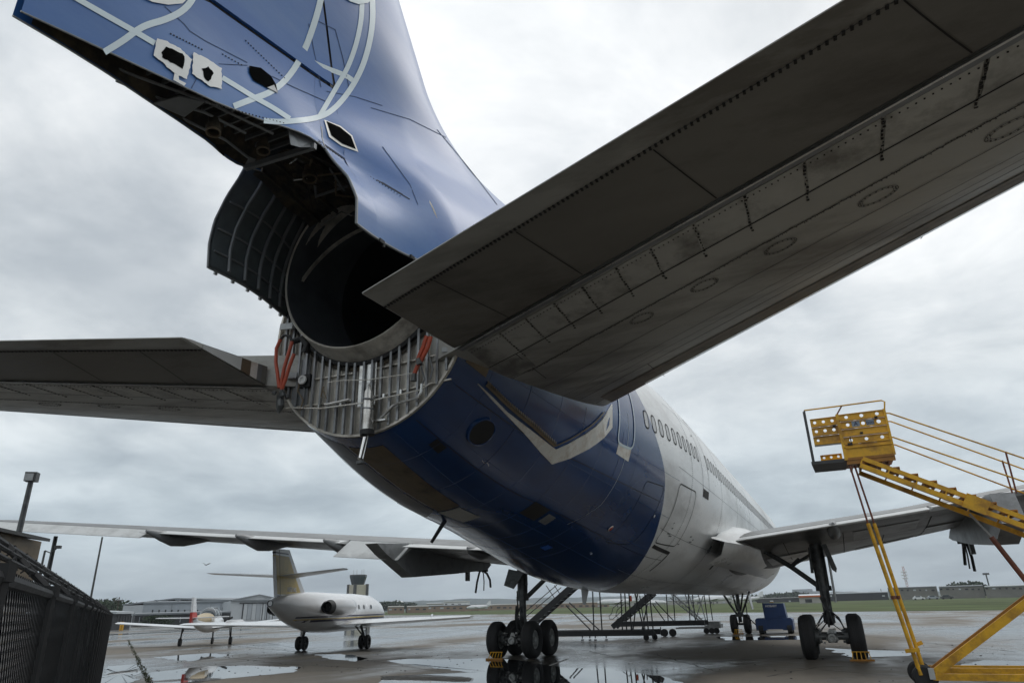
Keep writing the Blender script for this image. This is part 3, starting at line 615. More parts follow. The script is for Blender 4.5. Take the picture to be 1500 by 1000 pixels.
b.build('rudder', M['finblue'], AC, smooth=40)
b = MB(); b.loft([[V((-.02, -19.14 - .42 * (z - 8.95) + .02, z)), V((-.02, -19.05 - .42 * (z - 8.95) + .5, z))] for z in (8.9, 14.2)], False); b.build('hinge_web', M['black'], AC)
# dark hinge and rudder gap strips are real gaps; a black spar sits inside them
b = MB()
for s_ in (1, -1):
    b.loft([[V((s_ * (wsurf(Y, zrud(Y) - .02) - .03), Y, zrud(Y) + dz)) for Y in lin(-22.2, -19.1, 12)] for dz in (-.12, .09)], False)
    b.loft([[V((s_ * (wsurf(hinge(z), z) - .02), hinge(z) + dy, z)) for z in lin(8.9, 14.2, 10)] for dy in (-.12, .06)], False)
b.build('gap_spar', M['black'], AC)
# dark liner inside the open cowl and the hollow pod
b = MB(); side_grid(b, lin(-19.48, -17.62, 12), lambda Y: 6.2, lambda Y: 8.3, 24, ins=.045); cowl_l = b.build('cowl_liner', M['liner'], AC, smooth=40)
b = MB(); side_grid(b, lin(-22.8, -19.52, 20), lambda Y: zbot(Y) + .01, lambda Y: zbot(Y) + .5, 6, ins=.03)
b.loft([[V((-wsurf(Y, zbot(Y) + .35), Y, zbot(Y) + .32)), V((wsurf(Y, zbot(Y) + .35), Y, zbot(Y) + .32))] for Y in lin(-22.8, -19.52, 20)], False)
podl = b.build('pod_interior', M['darkbrown'], AC)
b = MB(); b.loft([[V((-(.74 + .25 * t) + (1.14 + .75 * t) * u, -19.47 + 1.50 * t, 7.74 - .22 * abs(2 * u - 1) ** 3 + .03 * math.sin(17 * u + 9 * t))) for u in lin(0, 1, 16)] for t in lin(0, 1, 16)], False); b.build('pylon_underside', M['darkbrown'], AC)
# lower edge beads of the skins
for s_ in (1, -1): b = MB(); b.tube([V((s_ * (wsurf(Y, zbot(Y)) - .008), Y, zbot(Y))) for Y in lin(-22.95, -19.52, 20)], .010, 6); b.build('pod_edge', M['galv'], pod)
for s_ in (1, -1):
    b = MB(); pf_ = port if s_ < 0 else (lambda Y, z: 0); b.tube([V((s_ * (wsurf(-19.49, z) - .012 + pf_(-19.49, z)), -19.49, z)) for z in lin(6.18, 7.9, 18)][::-1] + [V((s_ * (wsurf(Y, 6.18) - .012 + pf_(Y, 6.18)), Y, 6.18)) for Y in lin(-19.45, -17.6, 12)], .018, 6); b.build('cowl_edge', M['frame'], cowl_l)
# cowl frames and stringers (seen inside the open port side)
for Y in (-19.2, -18.9, -18.6, -18.3, -18.0):
    for s_ in (-1,): b = MB(); b.tube([V((s_ * (wsurf(Y, z) - .075 + (port(Y, z) if s_ < 0 else 0)), Y, z)) for z in lin(6.22, 7.85, 14)], .026, 6); b.build('cowl_frame', M['frame'], cowl_l)
for z in (6.45, 6.8, 7.2):
    b = MB(); b.tube([V((-(wsurf(Y, z) - .07 + port(Y, z)), Y, z)) for Y in lin(-19.45, -17.65, 10)], .016, 6); b.build('cowl_stringer', M['frame'], cowl_l)
for i in range(6):
    Y = -19.35 + i * .3; b = MB(); b.box((-(wsurf(Y, 6.18) + port(Y, 6.18)), Y, 6.155), (.03, .045, .05)); b.build('cowl_latch', M['galv'], cowl_l)
for i, (x, y) in enumerate(((583, 352), (613, 370))):
    b = MB(); q = V((wsurf(-19.0 + i * .55, 6.2), -19.0 + i * .55, 6.17)); b.box(q, (.03, .10, .05)); b.box(q + V((0, .05, -.03)), (.025, .03, .06)); b.build('cowl_latch', M['seam'], cowl_l)
# fixtures hanging inside the pod and the pylon underside
def plug(x, y, z, r, name='bleed_pipe'):
    c = px(x, y, 2, z); b = MB(); b.lathe([(0, r * .7), (.10, r * .75), (.12, r), (.2, r), (.2, r * .8), (.12, r * .78)], c + V((0, 0, .12)), (0.15, 0, -1), 20); b.build(name, M['darkbrown'], podl, smooth=True)
    b = MB(); b.lathe([(.205, r * 1.02), (.225, r * 1.02), (.225, r * .84), (.205, r * .84)], c + V((0, 0, .12)), (0.15, 0, -1), 20); b.build('pipe_rim', M['brown'], podl, smooth=True)
plug(311, 186, 7.15, .085); plug(384, 214, 7.35, .085); plug(452, 255, 7.5, .10)
for u in (.12, .3, .5, .7, .88):
    b = MB(); b.bar(V((-.74 + 1.14 * u, -19.45, 7.66 - .2 * abs(2 * u - 1) ** 3)), V((-.99 + 1.89 * u, -18.0, 7.66 - .2 * abs(2 * u - 1) ** 3)), .03, .06); b.build('pylon_stringer', M['darkbrown'], podl)
rnd = random.Random(8)
for k in range(9):
    q = V((rnd.uniform(-.6, .3), rnd.uniform(-19.35, -18.7), 7.62)); b = MB(); b.tube([q, q + V((rnd.uniform(-.3, .3), rnd.uniform(.1, .5), rnd.uniform(-.10, .04))), q + V((rnd.uniform(-.3, .3), rnd.uniform(.3, .7), .02))], rnd.uniform(.012, .035), 6); b.build('harness', M[rnd.choice(['brown', 'frame', 'darkbrown'])], podl)
b = MB(); b.bar(px(360, 246, 2, 7.34), px(462, 214, 2, 7.34), .05, .08); b.build('pylon_cross_beam', M['frame'], podl)
b = MB(); b.prism([px(422, 186, 0, .50), px(460, 205, 0, .56), px(464, 215, 0, .60), px(440, 216, 0, .54), px(426, 212, 0, .50)], (-.02, 0, .02)); b.build('torn_bracket', M['duct'], podl)
b = MB(); b.prism([px(355, 245, 0, -.62), px(362, 232, 0, -.55), px(372, 236, 0, -.5), px(368, 250, 0, -.55)], (.03, 0, .02)); b.build('torn_bracket', M['duct'], podl)
b = MB(); q = [px(290, 178, 0, -.42), px(327, 229, 0, -.50), px(333, 211, 0, -.50), px(318, 196, 0, -.46)]; b.prism(q, (.012, 0, .006)); b.build('torn_skin_flap', M['seam'], podl)
b = MB(); q = [px(225, 152, 2, 7.08), px(262, 142, 2, 7.1), px(300, 150, 2, 7.1), px(270, 172, 2, 7.08)]; b.prism(q, (0, 0, .02)); b.build('pod_bracket', M['frame'], podl)
for pts in ([(170, 118), (220, 140), (300, 165), (360, 195)], [(120, 80), (200, 112), (300, 148), (400, 196)], [(250, 165), (330, 205), (365, 232)]):
    b = MB(); b.tube([px(x, y, 2, 7.2 + (x - 250) * .001) for x, y in pts], .018, 6); b.build('harness', M['frame'], podl)
b = MB()
for i in range(14):
    Y = -22.2 + i * .2; w = wsurf(Y, zbot(Y) + .34) - .06; b.box((0, Y, zbot(Y) + .26), (2 * max(.02, w), .02, .07))
b.build('pod_frames', M['frame'], podl, kind='stuff')
for pts in ([(425, 240), (436, 232), (444, 238)], [(430, 264), (450, 262)], [(470, 330), (500, 310), (520, 318)]):
    b = MB(); b.tube([px(x, y, 2, 7.45) for x, y in pts], .01, 5); b.build('harness', M['alu'], podl)

M['void'] = mat('opening_shade', (.006, .006, .006), .95, spec=0.0)  # darkness inside the holes, painted as flat patches on the skin
M['fseam'] = mat('fin_seam_line', (.02, .045, .11), .8)
# ---- livery on the fin: thin painted strips that follow the skin
_cache = {}
def hit_fin(x, y):
    d = ray(x, y); prev = None
    for i in range(1200):
        t = 4 + i * .018; p = CC + d * t
        if p.y < -23.0 or p.z < 6.1 or p.x < 0: 
            if p.x < 0: break
            continue
        if p.x < wsurf(p.y, p.z): 
            lo, hi = t - .018, t
            for _ in range(8):
                mi_ = (lo + hi) / 2; p = CC + d * mi_
                if p.x < wsurf(p.y, p.z): hi = mi_
                else: lo = mi_
            return p.y, p.z
    return None
def onfin(Y, z, off): return V((wsurf(Y, z) + off, Y, z))
def stripe(pts, w, name='painted_line', m_=None, off=.006, parent=None):
    for _ in range(2 if w > 3 else 0):      # round off the corners of painted arcs
        pts = [pts[0]] + [q for p_, r_ in zip(pts, pts[1:]) for q in ((p_[0] * .75 + r_[0] * .25, p_[1] * .75 + r_[1] * .25), (p_[0] * .25 + r_[0] * .75, p_[1] * .25 + r_[1] * .75))] + [pts[-1]]
    D = []
    for (a, c), (a2, c2) in zip(pts, pts[1:]):
        k = max(1, int(math.hypot(a2 - a, c2 - c) / 7)); D += [(a + (a2 - a) * j / k, c + (c2 - c) * j / k) for j in range(k)]
    D.append(pts[-1]); A_, B_ = [], []
    for i, (x, y) in enumerate(D):
        x0, y0 = D[max(i - 1, 0)]; x1, y1 = D[min(i + 1, len(D) - 1)]; dx, dy = x1 - x0, y1 - y0; L = math.hypot(dx, dy); nx, ny = -dy / L * w / 2, dx / L * w / 2
        h1, h2 = hit_fin(x + nx, y + ny), hit_fin(x - nx, y - ny)
        if h1 and h2: A_.append(onfin(*h1, off)); B_.append(onfin(*h2, off))
    if len(A_) < 2: return
    b = MB(); b.loft([A_, B_], False); b.build(name, m_ or M['stripe'], parent or fin, smooth=True)
def fpoly(pts, name, m_, off=.008, jag=0, parent=None):
    rnd = random.Random(len(name) + len(pts)); D = []
    n = len(pts)
    for i in range(n):
        (a, c), (a2, c2) = pts[i], pts[(i + 1) % n]; k = max(1, int(math.hypot(a2 - a, c2 - c) / 4))
        D += [(a + (a2 - a) * j / k + rnd.uniform(-jag, jag), c + (c2 - c) * j / k + rnd.uniform(-jag, jag)) for j in range(k)]
    cx = sum(p_[0] for p_ in D) / len(D); cy = sum(p_[1] for p_ in D) / len(D); H = [hit_fin(*q) for q in D]; c0 = hit_fin(cx, cy)
    mid = [hit_fin((x + cx) / 2, (y + cy) / 2) for x, y in D]
    if None in H or None in mid or c0 is None: print('fpoly miss', name, pts[0]); return
    b = MB(); b.loft([[onfin(*h, off) for h in H], [onfin(*h, off) for h in mid]], True); k = len(D)
    b.add([onfin(*c0, off)] + [onfin(*h, off) for h in mid], [(0, i + 1, (i + 1) % k + 1) for i in range(k)])
    return b.build(name, m_, parent or fin, smooth=True)
LINES = [([(338, 13), (354, 27), (390, 50), (440, 83), (474, 99), (505, 110), (518, 119)], 7), ([(471, -6), (462, 30), (444, 80), (421, 116), (396, 136), (370, 145), (342, 156)], 9),
         ([(530, 4), (529, 30), (522, 64), (510, 98), (496, 122), (482, 146), (468, 170)], 7), ([(545, -6), (546, 30), (541, 64), (531, 98), (516, 127), (498, 151), (480, 167), (460, 174), (436, 177), (408, 179), (386, 177)], 8),
         ([(325, 114), (345, 126), (372, 143), (398, 157), (424, 174)], 7), ([(104, -6), (160, 26), (194, 45), (226, 64)], 8), ([(152, 77), (180, 60), (198, 46), (214, 37), (240, 30), (262, 20), (276, 8), (284, -6)], 10)]
for i, (pts, w) in enumerate(LINES): stripe(pts, w, off=.004 + i * .0008, parent=pod if i >= 4 else fin)
fpoly([(503, -3), (512, 3), (524, 7), (538, 5), (546, -2), (530, -12), (512, -10)], 'painted_patch', M['stripe'], off=.016)
fpoly([(205, -4), (222, 4), (245, 8), (266, 6), (278, -5), (240, -16)], 'painted_patch', M['letter'], off=.016, parent=pod)
fpoly([(228, 57), (240, 60), (262, 72), (280, 88), (272, 117), (252, 107), (224, 82)], 'scraped_patch', M['letter'], off=.018, jag=.8, parent=pod)
fpoly([(242, 69), (266, 80), (269, 88), (266, 102), (236, 86), (235, 78)], 'cut_hole', M['void'], off=.021, jag=.9, parent=pod)
fpoly([(282, 77), (304, 88), (323, 101), (323, 131), (307, 128), (280, 109)], 'scraped_patch', M['letter'], off=.018, jag=.8, parent=pod)
fpoly([(294, 101), (304, 99), (311, 109), (304, 121), (296, 113)], 'cut_hole', M['void'], off=.021, jag=1.1, parent=pod)
fpoly([(254, 108), (260, 112), (259, 117), (271, 123), (268, 127), (252, 118)], 'scraped_patch', M['letter'], off=.018, parent=pod)
fpoly([(364, 97), (381, 100), (396, 112), (403, 124), (406, 137), (388, 128), (370, 118), (364, 106)], 'access_opening', M['void'], off=.014, parent=pod)
fpoly([(400, 125), (406, 137), (390, 129)], 'exposed_strip', M['duct'], off=.017, parent=pod)
fpoly([(474, 176), (498, 185), (515, 199), (524, 223), (499, 214), (481, 201)], 'opening_rim', M['rub'], off=.012)
fpoly([(477, 178), (497, 187), (513, 200), (520, 219), (500, 211), (484, 199)], 'access_opening', M['void'], off=.016)
for pts in ([(461, 29), (491, 44), (502, 85), (513, 138)], [(452, 35), (470, 128)], [(478, 134), (520, 142), (560, 155)], [(466, 205), (520, 243), (590, 285)], [(543, 158), (600, 175), (660, 205)], [(320, 94), (362, 96)], [(241, 10), (270, 36), (278, 46), (300, 60), (362, 92)], [(398, 112), (430, 128), (480, 150)], [(300, 92), (280, 130)], [(560, 215), (600, 270), (612, 300)], [(640, 190), (690, 250), (728, 300)]):
    stripe(pts, 1.0, 'skin_seam', M['fseam'], off=.004)
stripe([(466, 207), (520, 245), (600, 292)], 1.3, 'skin_seam', M['seam'], off=.005)
b = MB()
for s_, pts in ((0, [(326, 80), (358, 98)]), (1, [(470, 212), (590, 290)]), (2, [(250, 50), (300, 75)]), (3, [(360, 60), (420, 118)]), (5, [(300, 150), (420, 182)])):
    (a, c), (a2, c2) = pts; n = int(math.hypot(a2 - a, c2 - c) / 5)
    for i in range(n):
        h = hit_fin(a + (a2 - a) * i / n, c + (c2 - c) * i / n)
        if h: b.box(onfin(*h, .004), (.008, .014, .014))
b.build('rivets', M['seam'], fin, kind='stuff')
M['ringl'] = mat('faint_ring_line', (.10, .098, .088), .6)
# ---- horizontal stabiliser
def hy(X): return -17.84 - .473 * (X - 1.65)          # hinge line station
def hz(X): return 4.99 + .05 * (X - 1.65)
def ley(X): return -13.35 - .815 * (X - 2.4) if X > 2.0 else -13.02
def tey(X): return -19.645 - .335 * (X - 1.43)
def tez(X): return 5.10 + .053 * (X - 1.43)
def seamy(X, f): return hy(X) + (ley(X) - hy(X)) * f
def low(X, f):    # lower surface height at chord fraction f (0 hinge .. 1 leading edge)
    return hz(X) - .10 * math.sin(math.pi * min(f, 1)) * (1 - .05 * X) + .17 * f ** 3
def stab(sg):
    root = thing_part = None
    fr = [0, .12, .25, .4, .55, .7, .82, .9, .96, 1.0, .97, .9, .75, .5, .25, 0]
    def sec(X):
        th = .62 - .045 * X; ze = low(X, 1.0) + .03; out_ = []
        for i, f in enumerate(fr):
            Y = seamy(X, f); 
            if i <= 8: z = low(X, f)
            elif i == 9: z = ze
            else: z = low(X, 0) + th * (.55 + .45 * math.sin(math.pi * min(1, .25 + .75 * f))) * (1 - f ** 3) + (ze - low(X, 0)) * f ** 3 + .02
            out_.append(V((sg * X, Y, z)))
        return out_
    b = MB(); b.loft([sec(X) for X in (.9, 1.65, 2.4, 3.5, 5, 7, 9, 10.6, 10.85)], True, True)
    st = b.build('tailplane', M['skin'], AC, smooth=30)
    # leading edge band, brown metal
    b = MB(); b.loft([[V((sg * X, seamy(X, f), low(X, f) - .006)) for f in (.81, .86, .9, .94, .97)] + [V((sg * X, ley(X) + .012, low(X, 1) + .03))] for X in lin(2.6, 10.6, 10)], False); b.build('leading_edge', M['brown'], st, smooth=True)
    b = MB(); b.loft([[V((sg * X, seamy(X, f), low(X, f) - .010)) for f in (.935, .965)] + [V((sg * X, ley(X) + .018, low(X, 1) + .03))] for X in lin(3.4, 10.6, 10)], False); b.build('leading_edge', M['alu'], st, smooth=True)
    # elevator: wedge aft of the hinge, tab along the trailing edge
    def hp(X, u, zoff=0): 
        Y = hy(X) - .05 + (tey(X) - hy(X) + .05) * u; z = hz(X) - .01 + (tez(X) - hz(X) + .01) * u + zoff; return V((sg * X, Y, z))
    def inner(u): return 1.66 + (1.43 - 1.66) * u
    def wedge(x0f, x1, u0, u1, th0, th1, name, m_):
        b = MB(); rings = []
        for t in lin(0, 1, 14):
            def P(u, dz): X = x0f(u) + (x1 - x0f(u)) * t; return hp(X, u, dz)
            rings.append([P(u0, 0), P((u0 + u1) / 2, -.008), P(u1, 0), P(u1, th1), P((u0 + u1) / 2, (th0 + th1) / 2 + .01), P(u0, th0)])
        b.loft(rings, True, True); return b.build(name, m_, st, smooth=30)
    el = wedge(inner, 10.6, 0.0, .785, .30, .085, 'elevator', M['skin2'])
    tb = wedge(inner, 10.6, .792, 1.0, .083, .012, 'elevator_tab', M['skin'])
    # closed inboard end of the elevator: bright rib plates
    for a, c, m_ in ((0, .07, 'skin2'), (.07, .13, 'frame'), (.13, .22, 'rub'), (.22, .34, 'brown'), (.34, .52, 'wingtop'), (.52, .785, 'wingtop'), (.792, .98, 'rub')):
        b = MB(); q = [hp(inner(a), a, .01), hp(inner(c), c, .01), hp(inner(c), c, .30 - .29 * c), hp(inner(a), a, .30 - .29 * a)]; b.prism([v + V((-sg * .012, 0, 0)) for v in q], (-sg * .012, 0, 0)); b.build('end_rib_plate', M['letter' if m_ == 'wingtop' else m_], el)
    # serrated hinge of the tab
    b = MB(); n = 170
    for i in range(n):
        X = 1.5 + (10.5 - 1.5) * i / n; b.box(hp(X, .788, -.012), (.022, .035, .012))
    b.build('tab_hinge_teeth', M['seam'], el, kind='stuff')
    # hinge fairing strip
    b = MB(); b.loft([[V((sg * X, hy(X) + .11, low(X, .02) - .012)), V((sg * X, hy(X) + .02, hz(X) - .035)), V((sg * X, hy(X) - .03, hz(X) - .03))] for X in lin(1.7, 10.6, 6)], False); b.build('hinge_fairing', M['frame'], st)
    b = MB(); b.loft([[V((sg * X, hy(X) + .005, hz(X) - .042)), V((sg * X, hy(X) - .02, hz(X) - .04))] for X in lin(1.7, 10.6, 6)], False); b.build('hinge_fairing', M['alu'], st)
    # access panels between hinge and first seam: each a separate plate with dark bolted joints
    xs = [1.75, 2.39, 2.85, 3.31, 3.74, 4.20, 4.63, 5.12, 5.62, 6.15, 6.75, 7.4, 8.1, 8.9, 9.7]
    for a, c in zip(xs, xs[1:]):
        w = .018; F0 = .035; F1 = .165 if a > 2 else .29
        b = MB(); b.prism([V((sg * X, seamy(X, f), low(X, f) - .002)) for X, f in ((a + w, F0), (c - w, F0), (c - w, F1), (a + w, F1))], (0, 0, -.007)); b.build('access_panel', M['panel'], st)
    b = MB(); rnd = random.Random(9)
    for X in xs[1:]:
        F1 = .20
        for k in range(12):
            f = .04 + (F1 - .04) * k / 11; b.box((sg * (X + rnd.uniform(-.008, .008)), seamy(X, f), low(X, f) - .012), (rnd.uniform(.010, .028), rnd.uniform(.012, .035), .006))
    for i in range(150):
        X = 1.8 + i * .055; b.box((sg * X, seamy(X, .05), low(X, .05) - .012), (.012, .012, .006))
    b.build('bolt_stains', M['seam'], st, kind='stuff')
    def seam(f0, X0, X1, w=.012, f1=None, name='skin_seam', m_='seam'):
        b = MB(); f1 = f0 if f1 is None else f1
        b.loft([[V((sg * X, seamy(X, f0 + (f1 - f0) * t) + w / 2 * s_, low(X, f0 + (f1 - f0) * t) - .005)) for s_ in (-1, 1)] for t, X in [(i / 12, X0 + (X1 - X0) * i / 12) for i in range(13)]], False); b.build(name, M[m_], st)
    seam(.172, 1.75, 10.5, .022); seam(.30, 1.7, 10.5, .014); seam(.46, 1.8, 10.5, .010); seam(.60, 2.0, 10.5, .008); seam(.72, 2.2, 10.5, .012); seam(.86, 2.4, 10.5, .016); seam(.66, 2.1, 10.5, .007)
    def csm(X, f0, f1, w=.012):
        b = MB(); b.loft([[V((sg * (X + s_ * w / 2), seamy(X, f), low(X, f) - .005)) for s_ in (-1, 1)] for f in lin(f0, f1, 6)], False); b.build('skin_seam', M['seam'], st)
    csm(2.3, .17, .40); csm(3.75, .72, 1.0); csm(2.95, .86, 1.0); csm(7.3, .86, 1.0)
    for X, dx in ((2.2, .5), (3.4, .45), (4.9, .5), (6.7, .6), (8.4, .6)):
        b = MB(); b.loft([[hp(X + s_ * .006 + dx * (1 - u), u, -.014) for s_ in (-1, 1)] for u in lin(.02, .77, 4)], False); b.build('skin_seam', M['seam'], el)
    b = MB(); rnd = random.Random(4)
    for i in range(420):
        X = 2.2 + (10.4 - 2.2) * i / 420; b.box((sg * X, seamy(X, .30) + rnd.uniform(-.02, .02), low(X, .30) - .008), (rnd.uniform(.006, .016), .01, .006))
    b.build('rivet_row', M['ringl'], st, kind='stuff')
    # oval tank covers
    for X, Y in ((4.13, -17.54), (4.99, -18.03), (5.85, -18.49), (6.75, -18.98), (7.7, -19.5), (8.6, -20.0)):
        Yc = Y; f = (Yc - hy(X)) / (ley(X) - hy(X)); f = max(.33, min(.62, f)); Yc = seamy(X, .44) if True else Yc
        f = (Y - hy(X)) / (ley(X) - hy(X)); Yc = Y; zc = low(X, f) - .004; ax_ = V((sg * 1, -.6, .04)).normalized(); ay = V((sg * .6, 1, 0)).normalized()
        for rr_, w, m_, nm in ((1.0, .008, 'ringl', 'tank_cover'), (.78, .006, 'ringl', 'tank_cover')):
            b = MB(); rg = []
            for k in range(33):
                a = 2 * math.pi * k / 32; d = ax_ * (.185 * rr_ * math.cos(a)) + ay * (.10 * rr_ * math.sin(a)); p = V((sg * X, Yc, zc)) + d; X_ = abs(p.x); ff = (p.y - hy(X_)) / (ley(X_) - hy(X_)); p.z = low(X_, ff) - .006; q = d.normalized() * w / 2; rg.append([p - q, p + q])
            b.loft(rg, False); b.build(nm, M[m_], st)
        b = MB()
        for k in range(18):
            a = 2 * math.pi * k / 18; d = ax_ * (.165 * math.cos(a)) + ay * (.088 * math.sin(a)); p = V((sg * X, Yc, zc)) + d; X_ = abs(p.x); p.z = low(X_, (p.y - hy(X_)) / (ley(X_) - hy(X_))) - .008; b.box(p, (.012, .012, .006))
        b.build('cover_bolts', M['ringl'], st, kind='stuff')
    return st
stabR = stab(1); stabL = stab(-1)

# ---- wings
def wte(X): return -2.2 - .12 * (X - 3) if X < 8 else -2.8 - .42 * (X - 8)
def wle(X): return 10.6 - .80 * (X - 3)
def wz(X): return 3.55 + .087 * (X - 3) if X < 24 else 5.4
def wtop(X, f): c = wle(X) - wte(X); return wz(X) + .042 * c * (math.sin(math.pi * f ** .9)) + .02
def wlow(X, f):
    c = wle(X) - wte(X); return wz(X) - .045 - .035 * c * math.sin(math.pi * f) - (.05 * (10 - X) * f if X < 10 else 0)
def wing(sg):
    fr = [0, .1, .25, .4, .55, .7, .85, .95]
    def sec(X):
        c = wle(X) - wte(X); lo = [V((sg * X, wte(X) + c * f, wlow(X, f))) for f in fr]; up = [V((sg * X, wte(X) + c * f, wtop(X, f))) for f in fr[::-1]]
        return lo + [V((sg * X, wle(X), (wlow(X, .97) + wtop(X, .97)) / 2))] + up
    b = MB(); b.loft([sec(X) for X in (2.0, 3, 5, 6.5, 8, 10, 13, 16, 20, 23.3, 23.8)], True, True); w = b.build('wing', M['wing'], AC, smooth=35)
    # upper skin seen along the trailing edge, flaps and drooped ailerons
    def surf(x0, x1, ln, dz, th, name, m_, back=.0, n=6):
        b = MB(); b.loft([[V((sg * X, wte(X) - back, wz(X) + .01)), V((sg * X, wte(X) - back - ln, wz(X) + .01 - dz)), V((sg * X, wte(X) - back - ln, wz(X) - dz - .01)), V((sg * X, wte(X) - back + .05, wz(X) - th))] for X in lin(x0, x1, n)], True, True); return b.build(name, m_, w)
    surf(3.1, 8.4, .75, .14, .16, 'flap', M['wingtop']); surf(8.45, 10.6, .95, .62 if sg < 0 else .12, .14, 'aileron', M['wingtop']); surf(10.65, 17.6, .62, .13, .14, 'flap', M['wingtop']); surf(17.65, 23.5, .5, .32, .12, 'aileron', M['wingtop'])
    b = MB(); b.loft([[V((sg * X, wte(X) - .6, wz(X) - .14)), V((sg * X, wte(X) + .2, wz(X) - .20)), V((sg * X, wte(X) + .9, wlow(X, .12) - .04))] for X in lin(3.1, 8.4, 8)], False); b.build('flap_underside', M['steel'], w)
    b = MB(); b.loft([[V((sg * X, wte(X) - .5, wz(X) - .13)), V((sg * X, wte(X) + .2, wz(X) - .18)), V((sg * X, wte(X) + .7, wlow(X, .12) - .04))] for X in lin(10.7, 17.6, 8)], False); b.build('flap_underside', M['steel'], w)
    for X in (4.4, 6.2, 7.4, 8.6, 9.6, 11.5, 13.5):
        b = MB(); c = wle(X) - wte(X); b.loft([[V((sg * (X + s_ * .012), wte(X) + c * f, wlow(X, f) - .006)) for s_ in (-1, 1)] for f in lin(.12, .9, 8)], False); b.build('skin_seam', M['seam'], w)
    for f in (.13, .3, .52, .75):
        b = MB(); b.loft([[V((sg * X, wte(X) + (wle(X) - wte(X)) * f + s_ * .02, wlow(X, f) - .006)) for s_ in (-1, 1)] for X in lin(3.2, 20, 12)], False); b.build('skin_seam', M['seam'], w)
    for a, c_, f0, f1, m_ in ((6.5, 8.3, .14, .28, 'fairing'), (3.6, 5.0, .32, .5, 'wingtop'), (8.6, 10.2, .32, .5, 'fairing'), (6.6, 8.4, .54, .73, 'fairing')):
        b = MB(); b.prism([V((sg * X, wte(X) + (wle(X) - wte(X)) * f, wlow(X, f) - .004)) for X, f in ((a, f0), (c_, f0), (c_, f1), (a, f1))], (0, 0, -.012)); b.build('wing_panel', M[m_], w)
    # flap hinge fairings, canoe shaped
    for X, ln, r in ((5.95, 1.7, .24), (10.9, 2.6, .33), (13.9, 2.9, .34), (17.0, 2.9, .33)):
        if X < 6: P = [(-.75, .05, .0), (-.5, .17, -.06), (.2, .24, -.14), (.9, .16, -.12), (1.4, .02, -.05)]
        else: P = [(-1.05, .05, .02), (-.8, .12, -.02), (-.4, .20, -.10), (.1, .25, -.20), (.7, .22, -.20), (1.4, .15, -.12), (2.2, .03, -.05)]
        b = MB(); b.loft([[V((sg * X + math.cos(2 * math.pi * k / 12) * rr_ * .75, wte(X) + y, wz(X) - .10 + dz + math.sin(2 * math.pi * k / 12) * rr_)) for k in range(12)] for y, rr_, dz in P], True, True); b.build('flap_fairing', M['fairing'], w, smooth=50)
    return w
wR = wing(1); wL = wing(-1)
# root fairing
for sg in (1, -1):
    b = MB(); b.loft([[V((sg * 2.7, Y, 3.45 + h)), V((sg * (3.0 + e), Y, 3.42 + h * .7)), V((sg * (3.35 + e), Y, 3.3)), V((sg * (3.15 + e * .8), Y, 2.95)), V((sg * 2.5, Y, 2.72))] for Y, e, h in ((-4.6, -.3, .0), (-3.6, -.1, .1), (-2.4, .12, .35), (-.5, .25, .7), (2.5, .3, .95), (7, .3, .9), (11, .1, .5), (13.5, -.3, 0))], False); b.build('wing_root_fairing', M['white'], AC, smooth=50)
# wing engine pylons, engines removed
def pylon(X, poly, w0, cable):
    b = MB(); n = len(poly); b.prism([V((X - w0 / 2, y, z)) for y, z in poly], (w0, 0, 0)); o = b.build('engine_pylon', M['fairing'], AC)
    cy, cz = cable
    for k, (dy, dz, r) in enumerate(((-.55, -.95, .045), (.15, -.85, .025), (.75, -.7, .05))):
        b = MB(); p0 = V((X, cy + .1 * k, cz)); b.tube([p0, p0 + V((.05, dy * .45, -.12)), p0 + V((.05, dy * .85, dz * .55)), p0 + V((.02, dy, dz))], [r * .8, r, r, r], 7); b.build('loose_cable', M['black'], o)
    b = MB(); b.bar((X, cy - .6, cz + .02), (X, cy + .55, cz + .03), .2, .14); b.build('cable_bundle', M['seam'], o)
    b = MB(); b.box((X, cy - 1.25, cz - .22), (.12, .22, .5)); b.box((X, cy - 2.3, cz - .05), (.14, .3, .2)); b.build('mount_stub', M['steel'], o)
    return o
pylon(-8.8, [(-5.1, 3.92), (-4.5, 3.6), (-2.72, 2.86), (.37, 3.06), (2.6, 3.24), (3.5, 3.34), (3.9, 3.56), (3.4, 3.75), (.5, 4.0), (-2, 4.1)], .5, (3.3, 3.3))
pylon(9.8, [(-5.6, 3.25), (-4.2, 2.85), (-.7, 3.10), (2.3, 3.42), (3.0, 3.55), (2.4, 3.75), (-.7, 4.0), (-3, 4.1), (-5.2, 4.0)], .5, (2.0, 3.35))

# ---- landing gear
def tyre(sc=1.0, R_=.63, w=.44):
    R_ *= sc; w *= sc; h = w / 2
    b = MB(); b.lathe([(-h * .55, R_ * .50), (-h * .85, R_ * .56), (-h, R_ * .74), (-h * .93, R_ * .88), (-h * .6, R_ * .985)] + [v for g in (-.36, -.12, .12, .36) for v in ((h * (g - .05), R_), (h * (g - .03), R_ * .985), (h * (g + .03), R_ * .985), (h * (g + .05), R_))] + [(h * .6, R_ * .985), (h * .93, R_ * .88), (h, R_ * .74), (h * .85, R_ * .56), (h * .55, R_ * .50)], (0, 0, 0), (1, 0, 0), 40)
    t = b.mesh('tyre', M['tyre'], 50)
    b = MB(); b.lathe([(-h * .6, R_ * .5), (-h * .66, R_ * .44), (-h * .2, R_ * .36), (-h * .2, R_ * .18), (-h * .7, R_ * .15), (-h * .7, .001)], (0, 0, 0), (1, 0, 0), 28); b.lathe([(h * .6, R_ * .5), (h * .66, R_ * .44), (h * .2, R_ * .36), (h * .2, R_ * .18), (h * .7, R_ * .15), (h * .7, .001)], (0, 0, 0), (1, 0, 0), 28)
    return t, b.mesh('wheel_rim', M['gearlight'], 50)
TY, RM = tyre()
